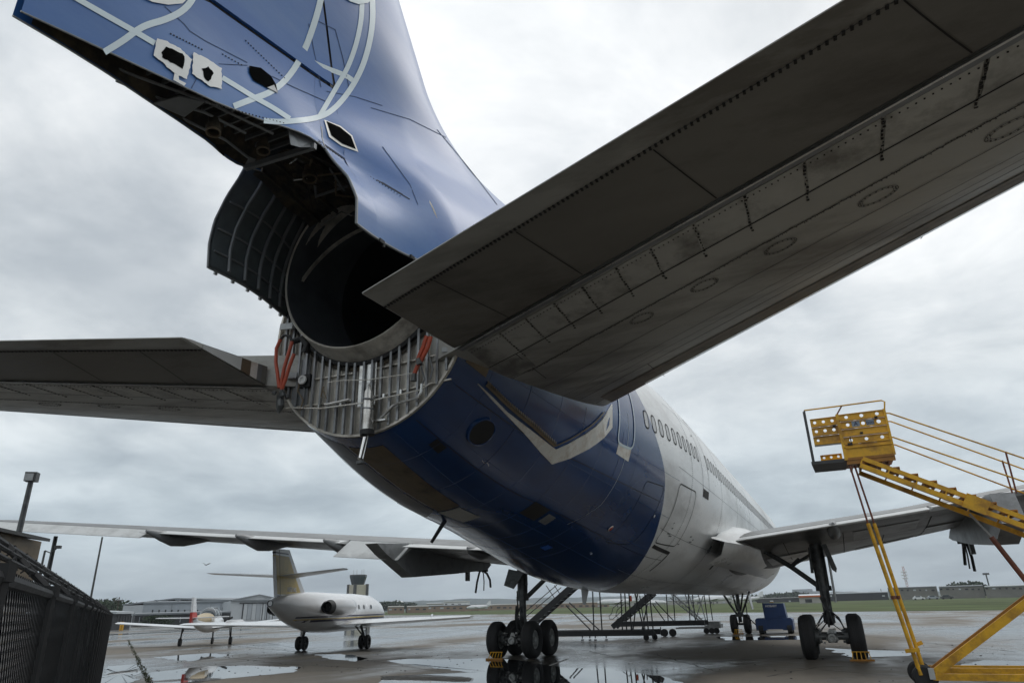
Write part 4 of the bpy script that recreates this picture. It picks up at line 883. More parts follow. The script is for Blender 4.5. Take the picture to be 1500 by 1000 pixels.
def main_gear(X, sg):
    b = MB(); b.tube([(X - sg * .0, .1, 3.75), (X, .06, 2.6), (X, .03, 2.0)], [.21, .20, .19], 16); b.tube([(X, .03, 2.1), (X, 0, .95)], .135, 14); b.tube([(X, .03, 2.1), (X, .03, 1.95)], .24, 16)
    b.box((X, -.12, 1.15), (.34, .22, .3)); b.tube([(X - .12, -.18, 2.3), (X - .1, -.22, 1.1)], .03, 6); b.tube([(X + .14, -.18, 2.5), (X + .12, -.2, 1.1)], .02, 6)
    g = b.build('main_landing_gear', M['steel'], AC, smooth=40)
    b = MB(); b.bar((X, -1.0, .60), (X, 1.0, .60), .26, .26); b.tube([(X, -.95, .62), (X, -1.08, .62)], [.15, .1], 12); 
    for yy in (-.815, .815): b.tube([(X - .70, yy, .62), (X + .70, yy, .62)], .085, 10)
    b.build('bogie_beam', M['steel'], g)
    b = MB(); b.lathe([(0, .13), (-.06, .12), (-.07, .07), (-.03, .05), (-.03, .001)], (X, -1.06, .60), (0, 1, 0), 16); b.prism([V((X - .19, -.99, .52)), V((X + .19, -.99, .52)), V((X + .05, -.99, .86)), V((X - .05, -.99, .86))], (0, .04, 0)); b.build('bogie_cap', M['gearlight'], g)
    for yy in (-.815, .815):
        for sx in (-1, 1):
            b = MB(); b.lathe([(0, .2), (.16, .2), (.17, .14)], (X + sx * .36, yy, .62), (sx, 0, 0), 20, True)
            for k in range(6): a = k * 1.05; b.box((X + sx * .33, yy + .15 * math.cos(a), .62 + .15 * math.sin(a)), (.08, .06, .06))
            b.build('brake', M['steel'], g)
            inst('tyre', TY, (X + sx * .685, yy, .62), (0, 0, 0), g); inst('wheel_rim', RM, (X + sx * .685, yy, .62), (0, 0, 0), g)
    b = MB(); b.tube([(X - sg * 1.95, .4, 3.5), (X - sg * .9, .35, 2.75), (X - sg * .08, .2, 2.05)], .085, 10); b.tube([(X - sg * .6, .1, 2.95), (X - sg * .9, .33, 2.72)], .07, 8); b.tube([(X - sg * .95, .3, 2.72), (X - sg * .1, .2, 3.15)], .05, 8); b.tube([(X - sg * .2, -.1, 3.3), (X - sg * .25, -.12, 2.5)], .05, 8); b.build('side_brace', M['steel'], g, smooth=40)
    b = MB(); b.tube([(X - .03, -.2, .95), (X - .04, -.48, .90), (X, -.62, 1.35), (X, -.25, 1.7)], .03, 8); b.bar((X - .12, -.25, 1.75), (X, -.62, 1.38), .1, .05); b.bar((X, -.62, 1.36), (X + .05, -.3, .95), .12, .06); b.build('torque_link', M['steel'], g)
    rnd = random.Random(int(X * 10)); b = MB()
    for k in range(10):
        a = V((X + rnd.uniform(-.22, .22), -.25 + rnd.uniform(-.1, .1), 1.25 + rnd.uniform(0, .3))); e = V((X + rnd.choice((-.4, .4)), -.85 + rnd.uniform(-.1, .2), .8 + rnd.uniform(-.15, .15)))
        b.tube([a, a.lerp(e, .5) + V((rnd.uniform(-.15, .15), -.15, rnd.uniform(-.1, .12))), e], .014, 5)
    b.build('brake_hoses', M['black'], g)
    b = MB()
    for k in range(8): b.box((X + rnd.uniform(-.42, .42), -.98 + rnd.uniform(-.04, .15), .62 + rnd.uniform(-.18, .25)), (rnd.uniform(.04, .1), .07, rnd.uniform(.03, .08)))
    b.build('brake_fittings', M['gearlight'], g, kind='stuff')
    return g
gR = main_gear(5.335, 1); gL = main_gear(-5.335, -1)
b = MB(); q = [px(1203, 797, 1, -.4), px(1210, 796, 1, -.4), px(1226, 832, 1, -.4), px(1225, 838, 1, -.4), px(1219, 834, 1, -.4)]; b.prism(q, (0, .05, 0)); b.build('gear_door', M['steel'], gR)
b = MB(); q = [px(745, 833, 1, -.5), px(768, 838, 1, -.5), px(752, 862, 1, -.5), px(738, 857, 1, -.5)]; b.prism(q, (0, .05, 0)); b.build('gear_door', M['steel'], gL)
b = MB(); b.prism([V((5.62, -.3, 3.3)), V((5.66, .3, 3.3)), V((5.62, .28, 1.6)), V((5.58, -.2, 1.6))], (.03, 0, 0)); b.build('gear_door', M['gearlight'], gR)
# nose gear
NX, NY = .42, 17.3
TN, RN = tyre(.80)
b = MB(); b.tube([(NX, NY + .2, 2.3), (NX, NY, .6)], .10, 12); b.tube([(NX - .30, NY, .50), (NX + .30, NY, .50)], .06, 8)
for s_ in (-1, 1):
    b.tube([(NX + s_ * .75, NY - .3, 2.2), (NX + s_ * .45, NY - .2, 1.6), (NX + s_ * .12, NY, 1.0)], .06, 8); b.tube([(NX + s_ * .3, NY + .5, 2.2), (NX + s_ * .1, NY, 1.2)], .05, 8)
b.box((NX, NY - .1, .95), (.5, .2, .14)); b.tube([(NX, NY - .1, .7), (NX - .05, NY - .4, .5)], .035, 6)
ng = b.build('nose_landing_gear', M['steel'], AC, smooth=40)
for s_ in (-1, 1): inst('tyre', TN, (NX + s_ * .36, NY, .50), (0, 0, 0), ng); inst('wheel_rim', RN, (NX + s_ * .36, NY, .50), (0, 0, 0), ng)
b = MB(); b.prism([V((NX + .62, NY - .6, 2.2)), V((NX + .62, NY + .7, 2.2)), V((NX + .72, NY + .6, 1.25)), V((NX + .72, NY - .2, 1.25))], (.03, 0, 0)); b.build('nose_gear_door', M['white'], ng)
# wheel chocks: yellow wire frames
def chock(x, y, yy, label, w=.46):
    c = px(x, y, 1, yy); c = V((c.x, yy, 0)); root = thing('wheel_chock', label, 'wheel chock', c, 0, 'yellow wheel chocks')
    b = MB()
    for z, dy in ((.02, -.16), (.24, .02)): b.tube([c + V((-w / 2, dy, z)), c + V((w / 2, dy, z))], .014, 6)
    for k in range(5): X = -w / 2 + w * k / 4; b.tube([c + V((X, -.16, .02)), c + V((X * .9, -.05, .16)), c + V((X * .85, .02, .24))], .013, 6)
    b.build('wire_frame', M['yellow'], root); b = MB(); b.bar(c + V((-w / 2 - .08, -.16, .03)), c + V((w / 2 + .08, -.16, .03)), .06, .05); b.build('foot_bar', M['orangey'], root)
    return root
chock(1262, 962, -1.38, 'yellow wire chock against the wheel in front of the yellow stairs', .5)
chock(727, 964, -1.42, 'yellow wire chock standing at the edge of the large puddle', .5)
chock(1082, 925, NY - .6, 'small yellow chock at the nose wheel of the airliner', .4)
# ================================================================ YELLOW MAINTENANCE STAIR
YN, YF = -8.5, -7.35
def pz_(x, y, Y): return px(x, y, 1, Y)
ST = thing('maintenance_stair', 'tall yellow mobile maintenance stair with perforated platform guard', 'access stair', (6.9, -8.0, 0))
P00 = pz_(1240, 672, YN); P10 = pz_(1310, 663, YN)            # platform floor, near edge
zf = (P00.z + P10.z) / 2; xl = pz_(1188, 668, YN).x; xm = pz_(1238, 665, YN).x; xr = P10.x
zt = pz_(1235, 606, YN).z
def guard(x0, x1, z0, z1, rows, name, Y, mt):
    # one perforated channel per row: a plate with real round holes and folded lips
    h = (z1 - z0) / len(rows)
    for r, holes in enumerate(rows):
        a, c = z1 - (r + 1) * h, z1 - r * h - .012; b = MB(); n = len(holes); W = x1 - x0; cells = max(n, 1); cw = W / cells
        for k in range(cells):
            X0 = x0 + k * cw; X1 = X0 + cw
            if n and holes[k]:
                rad = holes[k]; cx, cz = (X0 + X1) / 2, (a + c) / 2 + h * .06; K = 16; out_, inn = [], []
                for i in range(K):
                    an = 2 * math.pi * (i + .5) / K; dx, dz = math.cos(an), math.sin(an); s_ = min((X1 - X0) / 2 / abs(dx) if abs(dx) > 1e-6 else 9, ((c - a) / 2) / abs(dz) if abs(dz) > 1e-6 else 9)
                    out_.append(V((cx + dx * s_, Y, (a + c) / 2 + dz * s_))); inn.append(V((cx + dx * rad, Y, cz + dz * rad)))
                b.loft([out_, inn, [v + V((0, .02, 0)) for v in inn], [v + V((0, .02, 0)) for v in out_]], True)
                for sx, sz in ((0, 0), (0, 1), (1, 0), (1, 1)):
                    pass
                crn = [V((X0, Y, a)), V((X1, Y, a)), V((X1, Y, c)), V((X0, Y, c))]
                for q in crn:
                    nr = sorted(out_, key=lambda v: (v - q).length)[:2]; b.add([q, nr[0], nr[1]], [(0, 1, 2)])
            else: b.box(((X0 + X1) / 2, Y + .01, (a + c) / 2), (cw, .02, c - a))
        b.box(((x0 + x1) / 2, Y - .02, a + .012), (W, .05, .022)); b.box(((x0 + x1) / 2, Y - .01, c - .006), (W, .03, .012))
        b.build(name, mt, ST)
z0g = zf + .02
guard(xm + .02, xr, zf + .30, zt, [(.038, .040, .038), (.038, .040, .044), (0,), (.038, .038, .038)], 'guard_board', YN, M['yellow'])
b = MB(); b.box(((xm + xr) / 2, YN, zf + .15), (xr - xm, .03, .29)); b.box(((xm + xr) / 2, YN - .02, zf + .22), (xr - xm, .05, .02)); b.build('kick_plate', M['yellow'], ST)
guard(xl + .12, xm - .03, zf + .36, zt - .02, [(.035, .035, .035), (.034, .037, .037), (.03, 0, 0)], 'guard_board', YN + .02, M['yellow'])
guard(xl + .20, xm - .03, zf + .02, zf + .34, [(.030, .030, .030), (.034, .034, .034)], 'guard_board', YF, M['yellow'])
b = MB(); b.box(((xl + xm) / 2 + .05, YN + .02, zf + .35), (xm - xl - .14, .05, .03)); b.build('gate_rail', M['galv'], ST)
b = MB(); b.bar((xl + .03, YN, zf), (xl + .03, YN, zt + .16), .05, .06); b.build('corner_post', M['dkplate'], ST)
b = MB(); b.bar((xm, YN - .02, zf - .05), (xm, YN - .02, zt), .05, .07); b.build('guard_post', M['yellow'], ST); b = MB(); b.bar((xr, YN - .01, zf - .02), (xr, YN - .01, zt + .0), .04, .05); b.build('guard_post', M['yellow'], ST)
TL = pz_(1178, 601, YN); TR = pz_(1293, 586, YN); TM = pz_(1233, 594, YN)
b = MB(); b.tube([TL, TM, TR - V((.03, 0, 0)), V((TR.x + .03, YN, TR.z - .04)), V((xr + .01, YN, zt - .02))], .017, 8); b.build('hand_rail', M['yellow'], ST); b = MB(); b.tube([TM, V((xm, YN, zt))], .016, 8); b.build('rail_post', M['rust'], ST)
b = MB(); b.tube([TL, V((xl + .03, YN, zt))], .016, 8); b.build('rail_post', M['seam'], ST)
b = MB(); b.prism([V((xl - .02, YN - .02, zf)), V((xm, YN - .02, zf)), V((xm, YF, zf)), V((xl + .02, YF, zf))], (0, 0, -.07)); b.build('platform_plate', M['dkplate'], ST)
b = MB(); b.prism([V((xm, YN - .02, zf + .0)), V((xr, YN - .02, zf + .0)), V((xr, YF, zf + .0)), V((xm, YF, zf + .0))], (0, 0, -.05))
for i in range(5): b.box((xm + .1 + (xr - xm - .2) * i / 4, (YN + YF) / 2, zf - .09), (.05, YF - YN, .09))
b.box(((xm + xr) / 2, YN + .02, zf - .09), (xr - xm, .05, .1)); b.build('platform_deck', M['orangey'], ST)
# sticker with a hole through it
cx_, cz_ = (xm + xr) / 2 + .0, zt - (zt - zf - .30) * .375
for dx, tx in ((-.14, 'A'), (.15, 'om')):
    b = MB(); b.box((cx_ + dx, YN - .010, cz_), (.16, .008, .15)); b.build('sticker', M['sign'], ST)
    text_obj('sticker_lettering', tx, .13, M['jetnavy'], ST, Matrix(((1, 0, 0), (0, 0, -1), (0, 1, 0))), (cx_ + dx, YN - .018, cz_))
for x, y in ((1222, 624), (1262, 634), (1283, 611)):
    q = pz_(x, y, YN - .03); b = MB(); b.box(q, (.06, .04, .05)); b.build('latch', M['seam'], ST)
q = pz_(1247, 648, YN - .03); b = MB(); b.box(q + V((0, 0, .05)), (.02, .03, .16)); b.box(q + V((-.03, 0, -.03)), (.1, .04, .05)); b.build('latch', M['seam'], ST)
# stringers, treads and rails of the flight
A0, A1 = pz_(1262, 676, YN), pz_(1500, 764, YN); dS = (A1 - A0); tz = (.45 - A0.z) / dS.z; A2 = A0 + dS * tz
dn = dS.normalized(); up_ = V((-dn.z, 0, dn.x)); up_ = up_ if up_.z > 0 else -up_
OFF = V((0, YF - YN - .1, 0))
for k, o in enumerate((V((0, 0, 0)), OFF)):
    for dz, h in ((.075, .09), (-.085, .10)):
        b = MB(); b.bar(A0 + o + up_ * dz, A2 + o + up_ * dz, .07, h, up=up_); b.build('stringer', M['yellow'], ST)
    b = MB(); L = (A2 - A0).length; n = int(L / .55)
    for i in range(n + 1): q = A0 + o + dn * (L * i / n); b.bar(q - up_ * .06, q + up_ * .06, .05, .03, up=dn)
    b.build('stringer_webs', M['yellow'], ST, kind='stuff')
b = MB(); q = pz_(1430, 738, YN - .06); b.box(q, (.42, .06, .30), M=Matrix.Rotation(math.atan2(-dn.z, dn.x), 3, 'Y')); b.build('pivot_bracket', M['yellow'], ST)
L = (A2 - A0).length; n = int(L / .36)
for i in range(n):
    q = A0 + dn * (.25 + .36 * i) + up_ * .13 + V((0, (YF - YN) / 2 - .05, 0)); b = MB(); b.box(q, (.24, YF - YN - .2, .03)); b.box(q + V((.11, 0, -.05)), (.02, YF - YN - .2, .09)); b.box(q + V((-.11, 0, -.03)), (.02, YF - YN - .2, .05)); b.build('tread', M['orangey'], ST)
for (xa, ya), (xb, yb), Y in (((1303, 605), (1500, 671), YN), ((1305, 617), (1500, 687), YF), ((1308, 640), (1500, 705), YN), ((1311, 651), (1500, 722), YF)):
    a = pz_(xa, ya, Y); e = pz_(xb, yb, Y); b = MB(); b.tube([a - V((.12, 0, -.02)), a, e, e + (e - a) * .8], .017, 8); b.build('hand_rail', M['yellow'], ST)
for (xa, ya), (xb, yb), Y in (((1473, 661), (1489, 722), YN), ((1468, 674), (1483, 722), YF)):
    b = MB(); b.tube([pz_(xa, ya, Y), pz_(xb, yb, Y)], .018, 8); b.build('rail_post', M['rust'], ST)
# telescopic leg pairs
for j, (dx, Y) in enumerate(((0, YN), (7, YN + .16))):
    a = pz_(1245 + dx, 682, Y); m1 = pz_(1272 + dx * 1.3, 768, Y); e = pz_(1349 + dx, 988, Y)
    b = MB(); b.tube([a, m1], .020, 8); b.build('leg_rod', M['rust'], ST); b = MB(); b.tube([m1 + (a - m1) * .02, e], .042 if j == 0 else .038, 10); b.build('leg_tube', M['yellow'], ST, smooth=True)
    b = MB(); b.tube([pz_(1308 + dx, 872, Y), pz_(1309.5 + dx, 877, Y)], .05, 10); b.build('leg_collar', M['rust'], ST)
a, e = pz_(1326, 953, YN - .06), pz_(1347, 951, YN - .06); b = MB(); b.bar(a, e, .09, .07); b.build('leg_yoke', M['yellow'], ST)
a, e = pz_(1341, 944, YN + .25), pz_(1351, 940, YN + .25); b = MB(); b.bar(a, e, .08, .07); b.build('leg_yoke', M['yellow'], ST)
a = pz_(1420, 752, YN + .3); m1 = pz_(1452, 786, YN + .3); e = pz_(1512, 862, YN + .3); b = MB(); b.tube([a, m1], .025, 8); b.build('lift_rod', M['galv'], ST); b = MB(); b.tube([m1, e, e + (e - m1) * .8], .05, 8); b.build('lift_cylinder', M['rust'], ST)
# diagonal frame and base
for Y, m_ in ((YN, M['yellow']), (YN + .45, M['orangey'])):
    a = pz_(1370, 985, YN) + V((0, Y - YN, 0)); e = pz_(1510, 878, YN) + V((0, Y - YN, 0)); b = MB(); b.bar(a, a + (e - a) * 2.0, .07, .15); b.build('diagonal_beam', m_, ST)
b = MB(); a = pz_(1366, 989, YN); b.bar((a.x, YN, .24), (a.x + 5.2, YN, .24), .09, .12); b.build('base_beam', M['yellow'], ST)
b = MB(); b.bar((a.x, YN + .55, .30), (a.x + 5.2, YN + .55, .30), .09, .12); b.build('base_beam', M['yellow'], ST)
b = MB(); b.bar((a.x, YF, .30), (a.x + 5.2, YF, .30), .09, .12); b.build('base_beam', M['yellow'], ST)
for dx in (0, 2.6, 5.2): b = MB(); b.bar((a.x + dx, YN, .22), (a.x + dx, YF, .28), .1, .1); b.build('cross_member', M['yellow'], ST)
b = MB(); b.box((a.x - .01, YN - .06, .30), (.10, .03, .20)); b.build('end_plate', M['wingtop'], ST)
for (wx, wy) in ((a.x - .13, YN + .05), (a.x - .13, YF), (a.x + 5.2, YN), (a.x + 5.2, YF)):
    b = MB(); b.lathe([(-.07, .10), (-.08, .19), (-.05, .225), (.05, .225), (.08, .19), (.07, .10), (.07, .01)], (wx, wy, .225), (0, 1, 0), 24, True); b.build('wheel', M['tyre'], ST, smooth=40)

# ================================================================ DARK WORK STANDS UNDER THE FUSELAGE
def rod(b, x0, y0, x1, y1, Y, r=.025, Y2=None): b.tube([px(x0, y0, 1, Y), px(x1, y1, 1, Y if Y2 is None else Y2)], r, 6)
def stand1():
    Y0, Y1 = 10.8, 12.2; c = px(880, 936, 1, Y0); t = thing('work_stand', 'black work stand with a long base beam right beside the left main wheels', 'work stand', (c.x, Y0, 0), 0, 'stands under the fuselage')
    for Y in (Y0, Y1):
        b = MB(); a = px(800, 928, 1, Y0); e = px(958, 926, 1, Y0); b.bar((a.x, Y, a.z), (e.x, Y, a.z), .10, .26); b.build('base_beam', M['blackiron'], t)
    for x in (853, 864, 872, 888): q = px(x, 932, 1, Y0); b = MB(); b.tube([(q.x, Y0, .40), (q.x, Y0, .12)], .03, 6); b.box((q.x, Y0, .05), (.12, .12, .06)); b.build('jack_foot', M['blackiron'], t)
    for x, Y in ((947, Y0), (956, Y0 + .5)): q = px(x, 936, 1, Y0); b = MB(); b.lathe([(-.04, .14), (.04, .14)], (q.x, Y, .14), (0, 1, 0), 16, True); b.build('caster', M['black'], t); b = MB(); b.bar((q.x, Y, .14), (q.x, Y, .4), .05, .08); b.build('caster_fork', M['blackiron'], t)
    for s_, Y in ((0, Y0), (0, Y0 + .75)):
        for dx in (0,):
            b = MB(); a = px(777, 912, 1, Y0); e = px(838, 858, 1, Y0); a = V((a.x, Y, a.z)); e = V((e.x, Y, e.z)); b.bar(a, e, .06, .30); b.build('stringer', M['blackiron'], t)
    a = px(777, 914, 1, Y0); e = px(838, 860, 1, Y0)
    for i in range(10): q = a.lerp(e, (i + .5) / 10); b = MB(); b.box((q.x, Y0 + .37, q.z), (.22, .7, .03)); b.build('tread', M['galv'], t)
    for (x0, y0, x1, y1, Y) in ((770, 895, 816, 856, Y0), (770, 903, 822, 860, Y0), (772, 912, 828, 862, Y0 + .7), (800, 857, 812, 875, Y0), (812, 857, 822, 872, Y0)):
        b = MB(); rod(b, x0, y0, x1, y1, Y, .022); b.build('hand_rail', M['blackiron'], t)
    for (x0, y0, x1, y1, Y) in ((868, 862, 870, 925, Y0), (878, 862, 882, 925, Y0), (829, 886, 868, 925, Y0), (834, 882, 880, 924, Y1), (909, 862, 912, 925, Y1), (915, 864, 918, 924, Y0), (921, 864, 925, 925, Y0), (944, 864, 950, 925, Y0), (951, 864, 957, 925, Y1), (948, 885, 940, 925, Y1), (930, 868, 944, 925, Y0), (934, 868, 927, 924, Y1)):
        b = MB(); rod(b, x0, y0, x1, y1, Y, .035); b.build('leg', M['blackiron'], t)
    return t
stand1()
def stand2():
    Y0, Y1 = 14.6, 15.8; c = px(950, 925, 1, Y0); t = thing('work_stand', 'black work stand with curved rail ends in the middle under the fuselage', 'work stand', (c.x, Y0, 0), 0, 'stands under the fuselage')
    for Y in (Y0, Y1):
        b = MB(); a = px(900, 914, 1, Y0); e = px(1032, 912, 1, Y0); b.bar((a.x, Y, a.z), (e.x, Y, a.z), .10, .24); b.build('base_beam', M['blackiron'], t)
    for Y in (Y0, Y0 + .7):
        b = MB(); a = px(897, 918, 1, Y0); e = px(955, 868, 1, Y0); b.bar((a.x, Y, a.z), (e.x, Y, e.z), .06, .28); b.build('stringer', M['blackiron'], t)
    a = px(900, 918, 1, Y0); e = px(955, 870, 1, Y0)
    for i in range(9): q = a.lerp(e, (i + .5) / 9); b = MB(); b.box((q.x, Y0 + .35, q.z), (.2, .65, .03)); b.build('tread', M['galv'], t)
    for pts in ([(913, 877), (898, 890), (896, 898), (892, 902), (893, 906), (898, 906), (912, 893)], [(914, 884), (904, 893), (902, 901), (908, 906)]):
        b = MB(); b.tube([px(x, y, 1, Y0 - .1) for x, y in pts], .02, 6); b.build('hand_rail', M['blackiron'], t)
    for (x0, y0, x1, y1, Y) in ((976, 870, 979, 912, Y0), (986, 870, 989, 912, Y0), (956, 884, 976, 912, Y0), (960, 880, 990, 912, Y1), (937, 872, 945, 922, Y0), (1008, 868, 1011, 912, Y1), (904, 905, 906, 920, Y1), (925, 910, 926, 922, Y0)):
        b = MB(); rod(b, x0, y0, x1, y1, Y, .03); b.build('leg', M['blackiron'], t)
    for x in (973, 985): q = px(x, 922, 1, Y0); b = MB(); b.lathe([(-.05, .2), (.05, .2)], (q.x, Y0, .2), (0, 1, 0), 16, True); b.build('caster', M['black'], t)
    q = px(968, 922, 1, Y0); b = MB(); b.tube([(q.x, Y0, .5), (q.x, Y0, .05)], .03, 6); b.build('jack_foot', M['blackiron'], t)
    b = MB(); q = px(924, 876, 1, Y0 - .2); b.box(q, (.1, .1, .3)); b.build('warning_sleeve', M['redhose'], t)
    return t
stand2()
def stand3():
    Y0, Y1 = 17.6, 18.6; c = px(1020, 924, 1, Y0); t = thing('work_stand', 'bare galvanised lattice stair stand beside the nose wheels', 'work stand', (c.x, Y0, 0), 0, 'stands under the fuselage')
    for Y in (Y0, Y1):
        for o in (0, 9):
            b = MB(); rod(b, 982, 866 + o, 1040, 918 + o * .3, Y, .04); b.build('stringer', M['galv'], t)
        b = MB()
        for i in range(11):
            f = i / 11; b.tube([px(982 + 58 * f, 866 + 52 * f, 1, Y), px(982 + 58 * (f + .08), 866 + 52 * (f + .08) + 8, 1, Y)], .02, 5)
        b.build('lattice_web', M['galv'], t)
    for i in range(9): f = (i + .5) / 9; b = MB(); q = px(982 + 58 * f, 868 + 52 * f, 1, Y0); b.box((q.x, (Y0 + Y1) / 2, q.z), (.2, Y1 - Y0, .03)); b.build('tread', M['galv'], t)
    for (x0, y0, x1, y1, Y, m_) in ((1014, 868, 1019, 912, Y0, 'blackiron'), (1031, 868, 1037, 912, Y0, 'blackiron'), (1038, 868, 1044, 908, Y1, 'blackiron'), (1008, 868, 1021, 905, Y1, 'galv'), (1022, 868, 1035, 912, Y0, 'galv'), (1003, 868, 1014, 900, Y0, 'galv'), (1030, 872, 1018, 910, Y1, 'galv')):
        b = MB(); rod(b, x0, y0, x1, y1, Y, .03); b.build('leg', M[m_], t)
    b = MB(); a = px(990, 922, 1, Y0); e = px(1053, 918, 1, Y0); b.bar((a.x, Y0, .32), (e.x, Y0, .32), .06, .08); b.bar((a.x, Y1, .32), (e.x, Y1, .32), .06, .08); b.bar((e.x, Y0, .4), (e.x, Y1, .4), .2, .2); b.box((e.x - .3, Y0 + .3, .5), (.7, .5, .3)); b.build('base_frame', M['galv'], t)
    for x in (1035, 1050, 1043): q = px(x, 924, 1, Y0); b = MB(); b.lathe([(-.05, .16), (.05, .16)], (q.x, Y0, .16), (0, 1, 0), 14, True); b.build('caster', M['black'], t)
stand3()
# ================================================================ BLUE GROUND POWER CART
GY = 16.7; gx0 = px(1107, 915, 1, GY).x; gx1 = px(1162, 915, 1, GY).x
gt = thing('ground_power_cart', 'blue ground power cart with a tall square housing beside the nose wheels', 'ground power unit', ((gx0 + gx1) / 2, GY, 0))
zz0 = px(1135, 921, 1, GY).z; zz1 = px(1135, 907, 1, GY).z; zt_ = px(1130, 882.5, 1, GY).z; cxa = px(1117.5, 890, 1, GY).x; cxb = px(1143, 890, 1, GY).x; cxc = px(1148, 890, 1, GY).x
b = MB(); b.box(((gx0 + gx1) / 2, GY + .7, (zz0 + zz1) / 2), (gx1 - gx0, 1.4, zz1 - zz0)); b.build('chassis', M['gpublue'], gt)
for x in (gx0 + .28, gx1 - .28): b = MB(); b.prism([V((x - .27, GY - .02, zz0 - .05)), V((x + .27, GY - .02, zz0 - .05)), V((x + .27, GY - .02, zz1)), V((x + .2, GY - .02, zz1 + .08)), V((x - .2, GY - .02, zz1 + .08)), V((x - .27, GY - .02, zz1))], (0, 1.45, 0)); b.build('mudguard', M['gpublue'], gt)
b = MB(); b.prism([V((cxa, GY + .1, zz1)), V((cxc + .08, GY + .1, zz1)), V((cxc, GY + .1, zt_ - .03)), V((cxa - .02, GY + .1, zt_))], (0, 1.1, 0)); b.build('housing', M['gpublue'], gt)
b = MB(); b.box(((cxa + cxb) / 2 - .02, GY + .09, (zz1 + zt_) / 2 - .08), ((cxb - cxa) * .85, .02, (zt_ - zz1) * .62)); b.build('housing_door', M['gpublue'], gt)
b = MB(); b.box(((cxa + cxb) / 2, GY + .6, zt_ + .03), (.2, .2, .05)); b.build('beacon', M['orangey'], gt)
text_obj('lettering', 'HOBART', .15, M['letter'], gt, Matrix(((1, 0, 0), (0, 0, -1), (0, 1, 0))), ((cxa + cxb) / 2 - .02, GY + .085, zt_ - .16), bold=.004)
for x in (gx0 + .25, gx1 - .2):
    for y in (GY + .15, GY + 1.2): b = MB(); b.lathe([(-.12, .12), (-.12, .25), (.12, .25), (.12, .12)], (x, y, .25), (1, 0, 0), 18, True); b.build('wheel', M['tyre'], gt, smooth=40)
b = MB(); b.tube([(gx0, GY + .3, zz0 + .2), (gx0 - .4, GY + .2, .9), (NX + .4, NY + .2, 1.6)], .03, 6); b.build('power_cable', M['black'], gt)

# ================================================================ BUSINESS JET
def body_loft(st, n=24):      # (y, zc, rx, rz)
    b = MB(); b.loft([[V((rx * math.cos(2 * math.pi * k / n), y, zc + rz * math.sin(2 * math.pi * k / n))) for k in range(n)] for y, zc, rx, rz in st], True, True); return b
def airfoil(sg, secs, th=.10):       # secs: (x, yTE, yLE, z)
    b = MB(); 
    b.loft([[V((sg * x, yt, z)), V((sg * x, yt + (yl - yt) * .35, z - th * (yl - yt) * .30)), V((sg * x, yt + (yl - yt) * .75, z - th * (yl - yt) * .40)), V((sg * x, yl, z)), V((sg * x, yt + (yl - yt) * .75, z + th * (yl - yt) * .55)), V((sg * x, yt + (yl - yt) * .35, z + th * (yl - yt) * .5)), V((sg * x, yt, z + .02))] for x, yt, yl, z in secs], True, True); return b
JH = -17.0
J = thing('business_jet', 'small white business jet with a gold tail fin, parked behind the left wing', 'airplane', (0, 0, 0))
b = body_loft([(-8.1, 2.42, .16, .16), (-7.6, 2.38, .30, .34), (-6.5, 2.25, .55, .62), (-5.0, 2.10, .80, .86), (-3.2, 2.0, .98, 1.0), (-1, 1.95, 1.02, 1.03), (3, 1.95, 1.02, 1.03), (5, 1.93, 1.0, 1.0), (6.4, 1.85, .85, .82), (7.4, 1.72, .6, .55), (8.2, 1.6, .3, .27), (8.5, 1.57, .03, .03)])
jf = b.build('fuselage', M['jetwhite'], J, smooth=50)
b = MB(); b.lathe([(-8.12, .15), (-8.14, .12), (-7.9, .10), (-7.9, .01)], (0, 0, 2.42), (0, 1, 0), 16); b.build('tail_cone', M['black'], J)
def jband(z, h, y0, y1, name, m_, x=1.035):
    for sg in (1, -1):
        b = MB(); rg = []
        for y in lin(y0, y1, 20):
            st = [(-8.1, 2.42, .16, .16), (-7.6, 2.38, .30, .34), (-6.5, 2.25, .55, .62), (-5.0, 2.10, .80, .86), (-3.2, 2.0, .98, 1.0), (-1, 1.95, 1.02, 1.03), (3, 1.95, 1.02, 1.03), (5, 1.93, 1.0, 1.0), (6.4, 1.85, .85, .82), (7.4, 1.72, .6, .55), (8.2, 1.6, .3, .27)]
            zc = np.interp(y, [s[0] for s in st], [s[1] for s in st]); rx = np.interp(y, [s[0] for s in st], [s[2] for s in st]); rz = np.interp(y, [s[0] for s in st], [s[3] for s in st]); r_ = []
            for zq in (z, z + h):
                q = max(-1, min(1, (zq - zc) / rz)); nx = math.sqrt(1 - q * q); r_.append(V((sg * (rx * nx + .012), y, zq)))
            rg.append(r_)
        b.loft(rg, False); b.build(name, m_, J)
jband(1.72, .07, -6.2, 7.0, 'painted_line', M['jetnavy']); jband(1.52, .10, -6.0, 7.0, 'painted_line', M['jetnavy']); jband(1.63, .05, -6.2, 7.0, 'painted_line', M['gold'])
for y in (1.2, 2.1, 3.4): 
    for sg in (1, -1): b = MB(); b.lathe([(0, .13), (.02, .12), (.02, .001)], (sg * .995, y, 2.22), (sg, 0, .28), 16); b.build('window', M['glass'] if y > 3 else M['frame'], J)
b = MB(); b.loft([[V((x, y, z)) for x in (-.62, -.3, .3, .62) for z in [2.55 - .1 * abs(x) + (0 if y < 6 else -.28)]] for y in (5.5, 6.2)], False); b.build('windscreen', M['glass'], J)
